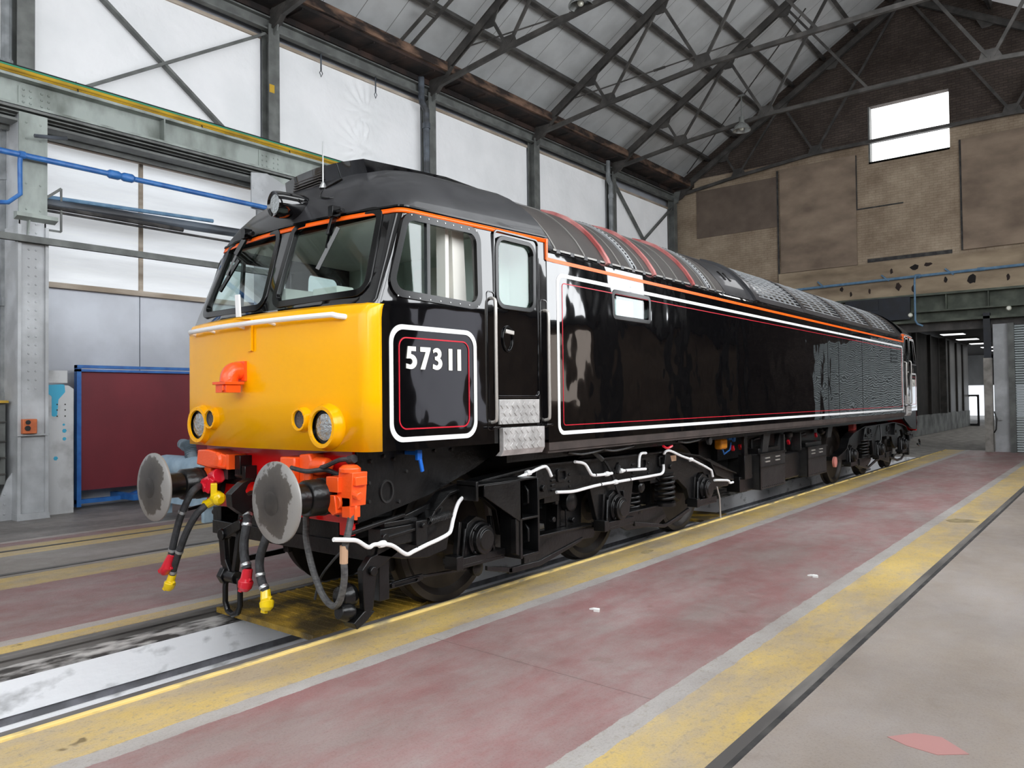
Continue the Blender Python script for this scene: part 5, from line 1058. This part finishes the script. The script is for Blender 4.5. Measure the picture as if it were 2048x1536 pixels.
ob = P(fit(MB().box(1.17, 1.30, .22, .36, 1.13, 1.235).prism([(1.24, 1.02), (1.40, 1.04), (1.42, 1.27), (1.27, 1.27)], 'y', .25, .38).lathe([(.075, -.0), (.075, .03), (.05, .05), (0, .055)], (1.33, .3, 1.265), (0, 0, 1), 16).box(1.38, 1.44, .26, .36, 1.18, 1.24).prism([(1.19, 1.11), (1.26, 1.11), (1.28, .99), (1.24, .97), (1.19, 1.0)], 'y', .22, .30).box(1.30, 1.39, .25, .34, .96, 1.1).lathe([(.05, -.03), (.05, .03)], (1.26, .26, 1.06), (0, 1, 0), 14).tube([(1.40, .28, 1.12), (1.46, .28, 1.11)], .03, 8).tube([(1.425, .27, .95), (1.425, .27, 1.05)], .013, 8)), 'orange_electrical_coupler', ORB, beam, bevel=.010)
P(MB().box(.90, 1.02, .55, .60, .76, 1.0), 'red_corner_bracket', RED, beam)
P(MB().box(-.70, -.40, .56, .60, 1.05, 1.3).box(-.62, -.50, .48, .58, 1.1, 1.25).box(.45, .60, .5, .6, 1.15, 1.3).box(.95, 1.05, .5, .6, 1.05, 1.25), 'fitting_bracket', UB, beam)
cbp = spline([(.76, .35, 1.0), (.78, .34, .86), (.81, .32, .74), (.91, .3, .55), (1.05, .28, .39), (1.19, .26, .34), (1.29, .24, .4), (1.35, .23, .56), (1.36, .22, .73), (1.38, .25, .90), (1.36, .29, 1.0)], 5)
P(fit(MB().tube(cbp, .024, 10)), 'looped_cable', HOG, beam)
P(fit(MB().tube([(1.357, .22, .66), (1.36, .22, .78)], .028, 10)), 'tape_wrap', TAPE, beam)
P(fit(MB().tube(spline([(1.34, .24, .75), (1.25, .28, .71), (1.14, .3, .64), (.93, .35, .48), (.80, .4, .30)], 4), .010, 6)), 'thin_lead', HO, beam)

# ---------------------------------------------------------------- bogies
AX = (1.80, 4.05, 6.24)
def bogie(front):
    fr_pl = [(.72, .60), (.98, .535), (1.25, .50), (1.47, .53), (1.53, .78), (1.62, .90), (1.75, .94), (1.93, .9), (2.1, .78), (2.16, .55), (2.35, .5), (2.6, .62), (2.75, .80), (3.2, .83), (3.62, .83), (3.75, .48), (3.86, .44), (3.88, .66), (4.0, .76), (4.15, .76), (4.28, .66), (4.3, .44), (4.42, .46), (4.52, .83), (5.0, .84), (5.15, .76), (5.62, .74), (5.86, .6), (5.95, .42), (6.05, .44), (6.06, .68), (6.18, .78), (6.34, .78), (6.45, .68), (6.5, .5), (6.8, .52), (7.18, .54), (7.2, .60), (7.0, .63), (6.62, .72), (6.45, .90), (6.1, 1.0), (5.7, 1.05), (5.35, 1.10), (2.7, 1.12), (1.85, 1.05), (1.45, .98), (1.28, .86), (1.2, .76), (.75, .72)]
    b = MB()
    for s in (-1, 1): b.prism(fr_pl, 'x', s*1.06, s*1.12)
    b.box(-1.1, 1.1, 2.85, 3.1, .75, .95); b.box(-1.1, 1.1, 4.95, 5.15, .75, .95); b.box(-1.1, 1.1, .68, .80, .56, .68); b.box(-1.1, 1.1, 7.05, 7.2, .52, .6)
    root = P(b, 'bogie', UB, LOCO, bevel=.006)
    for s in (-1, 1):
        q = MB()       # raised flanges, top cap, oval plates and bolts
        top = [(.75, .73), (1.2, .77), (1.28, .87), (1.45, .99), (1.85, 1.06), (2.7, 1.13), (5.35, 1.11), (5.7, 1.06), (6.1, 1.01), (6.45, .91), (6.62, .73), (7.0, .64), (7.2, .61)]
        for a, c in zip(top, top[1:]): q.bar((s*1.10, a[0], a[1]), (s*1.10, c[0], c[1]), .16, .02)
        for y in (3.1, 4.72, 5.18): 
            q.ring(rrect(y-.085, y+.085, .94, 1.07, .03, 3), rrect(y-.055, y+.055, .965, 1.045, .02, 3), 'x', s*1.12, s*1.145)
            for z in (.88, .93, 1.0): q.lathe([(.016, 0), (.012, .014)], (s*1.12, y+.14, z), (s, 0, 0), 8)
        for k in range(4): q.bar((s*1.122, 2.93, .87+k*.045), (s*1.122, 3.0, .875+k*.045), .02, .02)
        for k in range(4): q.bar((s*1.122, 4.48, .87+k*.045), (s*1.122, 4.56, .875+k*.045), .02, .02)
        q.prism([(2.55, .84), (2.78, .84), (2.72, 1.02), (2.66, 1.12), (2.6, 1.10)], 'x', s*1.12, s*1.2); q.prism([(5.12, .85), (5.42, .84), (5.30, 1.08), (5.2, 1.10)], 'x', s*1.12, s*1.18)
        q.lathe([(.035, 0), (.03, .03)], (s*1.2, 2.68, .92), (s, 0, 0), 10); q.lathe([(.03, 0), (.03, .03)], (s*1.18, 5.28, .93), (s, 0, 0), 10)
        q.prism([(4.6, .80), (4.95, .80), (5.0, .84), (4.55, .84)], 'x', s*1.12, s*1.16)
        P(q, 'frame_stiffener', UB, root, bevel=.003)
        q = MB()       # first wheel guard plate with slots
        q.ring(rpoly([(1.30, .80), (1.36, .80), (1.42, .88), (1.40, .90), (1.34, .88)], .01, 2), rpoly([(1.32, .82), (1.355, .82), (1.40, .875), (1.39, .88), (1.345, .87)], .004, 2), 'x', s*1.12, s*1.13)
        P(q, 'slotted_plate', UG, root)
        for i, y in enumerate(AX):
            q = MB(); q.prism([(y-.17, .44), (y+.18, .44), (y+.17, .60), (y+.10, .73), (y-.02, .77), (y-.13, .72), (y-.17, .60)], 'x', s*1.08, s*1.17)
            q.lathe([(.155, .0), (.15, .05), (.125, .055), (.12, .10), (.09, .105), (.085, .12), (0, .12)], (s*1.15, y+.01, .575), (s, 0, 0), 24)
            for k in range(4): q.lathe([(.014, 0), (.012, .015)], (s*1.205, y+.01+.135*math.cos(k*PI/2+.8), .575+.135*math.sin(k*PI/2+.8)), (s, 0, 0), 6)
            ab = P(q, 'axle_box', UB, root, bevel=.004, ang=40)
            q = MB(); q.box(s*1.06, s*1.22, y-.32, y+.30, .40, .455); q.box(s*1.10, s*1.24, y-.34, y-.26, .37, .48); q.bar((s*1.2, y-.32, .385), (s*1.2, y+.30, .385), .03, .03); q.box(s*1.06, s*1.16, y-.2, y+.2, .36, .40)
            for yy in (y-.2, y+.2): q.bar((s*1.16, yy+.05 if yy < y else yy-.05, .68), (s*1.18, yy, .44), .02, .025)
            for yy in (y-.24, y+.24): q.bar((s*1.13, yy, .42), (s*1.13, yy+(.04 if yy < y else -.04), .74), .05, .03)
            P(q, 'keep_plate', UB, ab, bevel=.004)
            q = MB(); q.tube(spline([(s*1.17, y+.08, .69), (s*1.19, y-.02, .80), (s*1.17, y-.1, .98), (s*1.12, y-.18, 1.12), (s*1.0, y-.2, 1.2)], 4), .016, 6)
            if i == 1: P(q, 'axle_lead', UG, ab)
        for y in (5.27, 2.98 if front else 2.9, ):
            q = MB(); q.coil((s*1.12, y, .50), .105, .022, .34, 5.5, 7); q.lathe([(.13, 0), (.13, .04), (.10, .05)], (s*1.12, y, .46), (0, 0, 1), 18); q.lathe([(.12, 0), (.12, .03)], (s*1.12, y, .83), (0, 0, 1), 18)
            if not (front and y < 3): P(q, 'coil_spring', UB, root, ang=60)
        for y in (4.80, ):
            q = MB(); q.coil((s*.92, y, .44), .10, .02, .22, 4, 7); q.lathe([(.12, 0), (.12, .03)], (s*.92, y, .66), (0, 0, 1), 16); q.lathe([(.13, 0), (.13, .03)], (s*.92, y, .41), (0, 0, 1), 16); P(q, 'coil_spring', UB, root, ang=60)
        q = MB()       # brake and equalising levers
        q.prism([(2.15, .22), (2.62, .21), (3.3, .335), (3.34, .37), (2.6, .26), (2.15, .27)], 'x', s*1.19, s*1.22); q.prism([(1.86, .30), (2.2, .22), (2.2, .27), (1.86, .34)], 'x', s*1.19, s*1.22)
        q.prism([(2.6, .44), (3.72, .43), (3.84, .36), (3.80, .28), (3.45, .30), (2.6, .17)], 'x', s*1.0, s*1.04); q.bar((s*1.03, 2.6, .445), (s*1.03, 3.72, .435), .12, .02)
        q.prism([(4.3, .46), (5.3, .465), (5.32, .44), (5.45, .30), (5.2, .22), (4.5, .26), (4.3, .34)], 'x', s*1.0, s*1.04); q.bar((s*1.04, 4.3, .465), (s*1.04, 5.3, .47), .12, .02)
        q.prism([(4.42, .33), (5.13, .22), (5.42, .26), (5.8, .34), (5.78, .38), (5.4, .30), (5.13, .26), (4.42, .38)], 'x', s*1.16, s*1.19)
        P(q, 'brake_lever', UB, root, bevel=.004)
        q = MB(); q.prism([(3.25, .36), (3.7, .36), (3.72, .82), (3.3, .82)], 'x', s*.80, s*.95); q.lathe([(.10, 0), (.10, .08), (.05, .10)], (s*.95, 3.42, .70), (s, 0, 0), 16)
        for (y, z) in ((3.15, .55), (3.2, .72), (3.5, .5), (4.62, .62)): q.lathe([(.03, 0), (.03, .05)], (s*.95, y, z), (s, 0, 0), 8)
        q.tube([(s*.99, 3.36, .66), (s*.99, 3.37, .4), (s*.99, 3.40, .3)], .012, 6); q.lathe([(.07, 0), (.07, .12), (.04, .14)], (s*.98, 4.74, .73), (s, 0, 0), 14)
        P(q, 'brake_cylinder', UB, root, bevel=.006)
        # front guard iron and brake rigging
        q = MB(); fe = s > 0
        if fe: q.prism(rpoly([(.60, .20), (.68, .20), (.72, .50), (.95, .60), (.93, .66), (.66, .60), (.58, .52)], .03, 3), 'x', s*1.06, s*1.12); fe and q.prism([(.53, .10), (.62, .14), (.70, .20), (.60, .22), (.50, .15)], 'x', s*.98, s*1.12); fe and q.lathe([(.035, 0), (.035, .03)], (s*1.12, .67, .50), (s, 0, 0), 10)
        q.box(s*.95, s*1.1, .76, .86, .25, .6); q.bar((s*1.1, .8, .56), (s*1.1, 1.0, .64), .03, .03)
        P(q, 'guard_iron', UB, root, bevel=.006)
        q = MB(); q.box(s*1.02, s*1.16, .72, 1.18, .66, .80); q.box(s*1.0, s*1.14, .78, 1.12, .80, .84); q.box(s*1.1, s*1.19, 1.06, 1.18, .63, .82)
        q.bar((s*1.1, 1.0, .84), (s*1.05, 1.35, .9), .03, .05); q.bar((s*1.12, .45, .80), (s*1.12, 1.0, .87), .03, .03)
        q.lathe([(.03, 0), (.03, .03)], (s*1.16, .75, .74), (s, 0, 0), 8); q.lathe([(.022, 0), (.022, .03)], (s*1.19, 1.12, .78), (s, 0, 0), 8)
        P(q, 'slack_adjuster', UB, root, bevel=.006)
        q = MB(); q.coil((0, 0, 0), .03, .006, .24, 16, 5); q = warp(q, lambda x, y, z: (s*1.18+x, 1.20+z, .80+y+.1*z)); P(q, 'release_spring', UG, root)
        q = MB(); q.bar((s*.95, .95, .30), (s*.95, 1.35, .31), .03, .05); q.bar((s*.95, 1.35, .31), (s*.95, 1.98, .27), .03, .025); q.lathe([(.07, 0), (.07, .05), (.03, .06)], (s*.95, 1.99, .27), (s, 0, 0), 16); q.ring(rrect(.99, 1.30, .285, .325, .01, 2), rrect(1.02, 1.27, .295, .315, .008, 2), 'x', s*.965, s*.985)
        if s > 0: q.lathe([(.08, -.05), (.10, 0), (.08, .07), (.05, .09)], (s*.98, .55, .32), (0, -1, 0), 14); q.lathe([(.06, -.05), (.07, 0), (.05, .07)], (s*1.03, .50, .22), (0, -1, .2), 14)
        P(q, 'brake_rod', UB, root, bevel=.004)
    for y in AX:
        ax_ = P(MB().tube([(-1.15, y, .571), (1.15, y, .571)], .08, 16), 'axle', UG, root)
        for s in (-1, 1):
            q = MB(); q.lathe([(.60, .68), (.602, .69), (.572, .71), (.571, .815), (.515, .82), (.50, .80), (.46, .775), (.20, .79), (.16, .83), (0, .83), (0, .70), (.46, .70), (.5, .68)], (0, y, .571), (s, 0, 0), 56)
            w = P(q, 'wheel', WHL, root, ang=30)
        q = MB()
        for s in (-1, 1):
            for k in range(2): q.lathe([(.05, 0), (.045, .004)], (s*.775, y+.32*math.cos(k*PI+.9), .571+.32*math.sin(k*PI+.9)), (s, 0, 0), 14)
            q.bar((s*.7, y-.64, .75), (s*.7, y-.58, .35), .08, .05); q.bar((s*.7, y+.64, .75), (s*.7, y+.58, .35), .08, .05)
        P(q, 'brake_block', UB, root)
        P(MB().box(-.6, .6, y+.3, y+1.05, .25, .85), 'traction_motor', UB, root, bevel=.04)
    return root
bg1 = bogie(True)
bg2 = turn(bg1)
# white brake pipes and step box on the near side of the leading bogie
def bp_(pts, x=1.2, r=.016, name='white_brake_pipe', m=WH): P(MB().tube([Vector((x, a, b)) for a, b in pts] if len(pts) < 3 else spline([(x, a, b) for a, b in pts], 4), r, 8), name, m, bg1)
bp_([(.25, .80), (.37, .78), (.46, .76), (.56, .70), (.62, .71), (.75, .69), (.82, .66), (.93, .59), (1.01, .60), (1.16, .63), (1.28, .65), (1.4, .68), (1.43, .72), (1.45, .78), (1.5, .89), (1.55, .94), (1.61, .96), (1.71, .96)], 1.21)
bp_([(2.24, 1.03), (2.49, 1.08), (2.7, 1.12), (2.77, 1.10), (2.83, 1.02)]); bp_([(3.23, 1.13), (3.36, 1.11), (3.43, 1.08), (3.49, 1.02), (3.56, .97), (3.8, .96), (3.93, .96)]); bp_([(4.10, .97), (4.3, .965), (4.66, .95)])
bp_([(4.67, 1.13), (4.56, 1.13), (4.52, 1.08), (4.51, .98)]); bp_([(2.91, .86), (3.19, .84), (3.43, .85), (3.68, .86), (3.99, .86), (4.24, .86), (4.9, .86), (5.05, .87), (5.09, .91), (5.09, .97)])
bp_([(5.11, 1.09), (5.15, 1.12), (5.27, 1.12), (5.56, 1.04), (5.9, .96), (6.36, .82), (6.43, .78), (6.46, .71)]); bp_([(6.51, .66), (6.94, .62), (7.01, .58), (7.12, .58)])
q = MB()
for y, z in [(2.47, 1.08), (3.83, .96), (4.12, .97), (4.0, .86), (5.82, .98), (.70, .70)]: q.lathe([(.024, -.03), (.028, 0), (.024, .03)], (1.2, y, z), (0, 1, 0), 8)
P(q, 'pipe_union', WH, bg1)
q = MB(); q.lathe([(.03, -.04), (.03, .05)], (1.21, 4.02, .99), (0, .5, 1), 8); q.bar((1.2, 3.96, .96), (1.2, 4.08, 1.0), .03, .03); q.bar((1.2, 4.0, 1.0), (1.2, 4.06, 1.06), .03, .02)
for y, z in [(3.6, .97), (4.2, .965), (3.7, .86), (4.3, .86), (1.05, .61), (1.62, .96)]: q.lathe([(.02, -.006), (.02, .006)], (1.2, y, z), (0, 1, 0), 8)
P(q, 'drain_cock', UB, bg1)
sb = MB(); sb.box(1.15, 1.37, 1.56, 1.585, .93, 1.09); sb.box(1.15, 1.36, 1.56, 2.40, 1.045, 1.06); sb.prism([(1.66, 1.05), (2.16, 1.05), (2.16, .72), (2.12, .70), (1.66, .96)], 'x', 1.35, 1.37)
sb.box(1.14, 1.37, 2.13, 2.16, .37, 1.05); sb.box(1.14, 1.37, 2.385, 2.41, .38, 1.05); sb.box(1.16, 1.37, 2.16, 2.39, .70, .72); sb.box(1.14, 1.37, 2.16, 2.39, .38, .40); sb.box(1.14, 1.17, 2.16, 2.39, .40, 1.05)
sb.prism([(2.13, .74), (2.08, .72), (2.08, .42), (2.16, .38), (2.16, .74)], 'x', 1.30, 1.36)
for z in (.42, .5, .58, .64, .76, .84, .92, .98): sb.box(1.17, 1.19, 2.18, 2.27, z, z+.03)
for z, in ((.52, ), (.86, )): sb.tube([(1.26, 2.33, z-.05), (1.30, 2.33, z-.03), (1.30, 2.33, z+.08), (1.26, 2.33, z+.12)], .015, 6)
P(sb, 'cab_step_box', UB, bg1, bevel=.004)
P(MB().tube([(1.14, 6.72, .55), (1.15, 6.78, .40), (1.15, 6.80, .12)], .012, 6), 'earth_lead', CHR, bg1)
P(MB().box(1.125, 1.13, 5.36, 5.56, .98, 1.05), 'tan_label_plate', TAPE, bg1)
P(MB().prism([(6.55, .92), (6.7, .93), (7.5, .70), (7.55, .58), (7.4, .57), (6.9, .62), (6.55, .80)], 'x', .98, 1.04).prism([(6.6, .90), (7.5, .68), (7.5, .66), (6.6, .87)], 'x', .95, 1.1), 'rear_radius_arm', UB, bg1, bevel=.005)

# ---------------------------------------------------------------- underframe equipment
uf = P(MB().box(-1.25, 1.25, 2.1, 17.3, 1.2, 1.38).box(-.5, .5, 1.0, 18.4, .95, 1.2), 'underframe', UB, LOCO)
def ebox(y0, y1, z0, z1, nm_):
    for s in (1, -1):
        b = P(MB().box(s*.55, s*1.2, y0, y1, z0, z1), nm_, UG, uf, bevel=.008)
        zm = z0+(z1-z0)*.60
        q = MB(); q.box(s*1.195, s*1.215, y0+.02, y1-.02, zm, zm+.015); q.box(s*1.18, s*1.22, y0-.02, y1+.02, z1-.02, z1+.01); q.box(s*1.19, s*1.212, y0+.0, y0+.05, z0, z1)
        for k in range(12): q.lathe([(.008, 0), (.006, .008)], (s*1.2, y0+.1+k*(y1-y0-.2)/11, z0+.03), (s, 0, 0), 6)
        for a in (.28, .68):
            for zz in (.10, .16): q.bar((s*1.205, y0+(y1-y0)*a-.09, zm+zz*.9), (s*1.205, y0+(y1-y0)*a+.09, zm+zz*.9), .02, .018, mi=1)
        P(q, 'louvred_cover', [UB, CHR if s > 0 else UG], b)
        P(MB().box(s*.6, s*1.15, y0+.1, y1-.1, z1, z1+.08).tube([(s*1.0, y0+.2, z1), (s*1.0, y0+.2, z1+.2), (s*1.0, y0+.5, z1+.22)], .03, 8), 'box_top_gear', UB, b, bevel=.01)
ebox(8.12, 9.2, .37, .90, 'battery_box'); ebox(10.3, 11.36, .38, .88, 'battery_box')
for s in (1, -1):
    P(MB().prism(rrect(9.45, 10.2, .40, .83, .10, 5), 'x', s*.5, s*1.1), 'fuel_tank', UB, uf, bevel=.02)
    P(MB().box(s*1.05, s*1.15, 7.68, 7.95, .56, .92).box(s*1.1, s*1.15, 7.68, 7.80, .9, 1.2).box(s*.9, s*1.1, 7.6, 8.1, .38, .6), 'equipment_post', UB, uf, bevel=.006)
    q = MB()
    for y0, z1 in ((8.28, .92), (11.5, 1.0)): q.prism([(y0, z1), (y0+.22, z1), (y0+.4, 1.27), (y0+.1, 1.27)], 'x', s*1.15, s*1.18)
    q.box(s*1.0, s*1.15, 9.3, 9.36, .8, 1.15); q.box(s*1.0, s*1.15, 10.1, 10.16, .85, 1.15); q.prism([(9.1, .9), (9.3, .9), (9.3, 1.15), (9.25, 1.15)], 'x', s*1.05, s*1.1)
    P(q, 'hanger_strap', UG, uf)
    P(MB().box(s*.3, s*.9, 7.3, 12.0, .85, 1.15).box(s*.4, s*.8, 6.9, 7.9, .7, 1.15), 'dark_pipe_gear', UB, uf)
P(MB().box(.9, 1.02, 7.18, 7.4, 1.02, 1.17), 'yellow_gauge_body', mat('amber_gauge', S(232, 150, 40), .3), uf, bevel=.03)
q = MB()
for y, z in ((7.58, 1.02), (7.86, 1.02), (9.93, .99), (11.4, 1.05)): q.bar((1.0, y, z+.03), (1.0, y+.05, z-.03), .04, .04)
P(q, 'red_valve_handle', REDV, uf); P(MB().box(.95, 1.0, 7.48, 7.66, 1.14, 1.2).lathe([(.0, 0), (.04, 0), (.04, .03), (0, .03)], (1.0, 7.62, 1.15), (1, 0, 0), 12).tube([(1.0, 7.25, 1.02), (1.0, 7.3, .95), (1.0, 7.5, 1.0), (1.0, 7.55, 1.1)], .012, 6), 'blue_valve', M['blue'], uf)
P(MB().lathe([(0, 0), (.10, 0), (.10, .04), (0, .05)], (1.14, 12.0, .52), (1, 0, 0), 18), 'pink_round_cover', mat('faded_pink_cover', S(190, 120, 110), .5), uf)
for y in (9.95, 11.75): P(MB().lathe([(0, -.08), (.06, -.06), (.08, 0), (.06, .06), (0, .08)], (1.0, y, 1.12), (0, 1, 0), 14), 'round_silver_lamp', UG, uf)
P(MB().box(1.0, 1.1, 13.55, 13.75, 1.02, 1.22), 'red_filler_cap', mat('dull_red_cap', S(150, 50, 45), .5), uf)
P(MB().tube(spline([(1.3, 4.9, 1.20), (1.3, 5.0, 1.17), (1.3, 5.12, 1.19)], 4), .015, 6), 'red_isolating_handle', REDV, uf)
q = MB()
for y in (3.3, 3.9, 5.6): q.tube(spline([(1.28, y-.3, 1.24), (1.3, y-.1, 1.21), (1.3, y+.25, 1.23), (1.28, y+.35, 1.26), (1.28, y, 1.28)], 4), .012, 6)
q.tube([(1.2, 3.55, 1.22), (1.24, 3.68, 1.12)], .025, 8); q.lathe([(.05, -.02), (.05, .02)], (1.3, 6.15, 1.2), (1, 0, 0), 12)
P(q, 'underframe_lead', UG, uf)
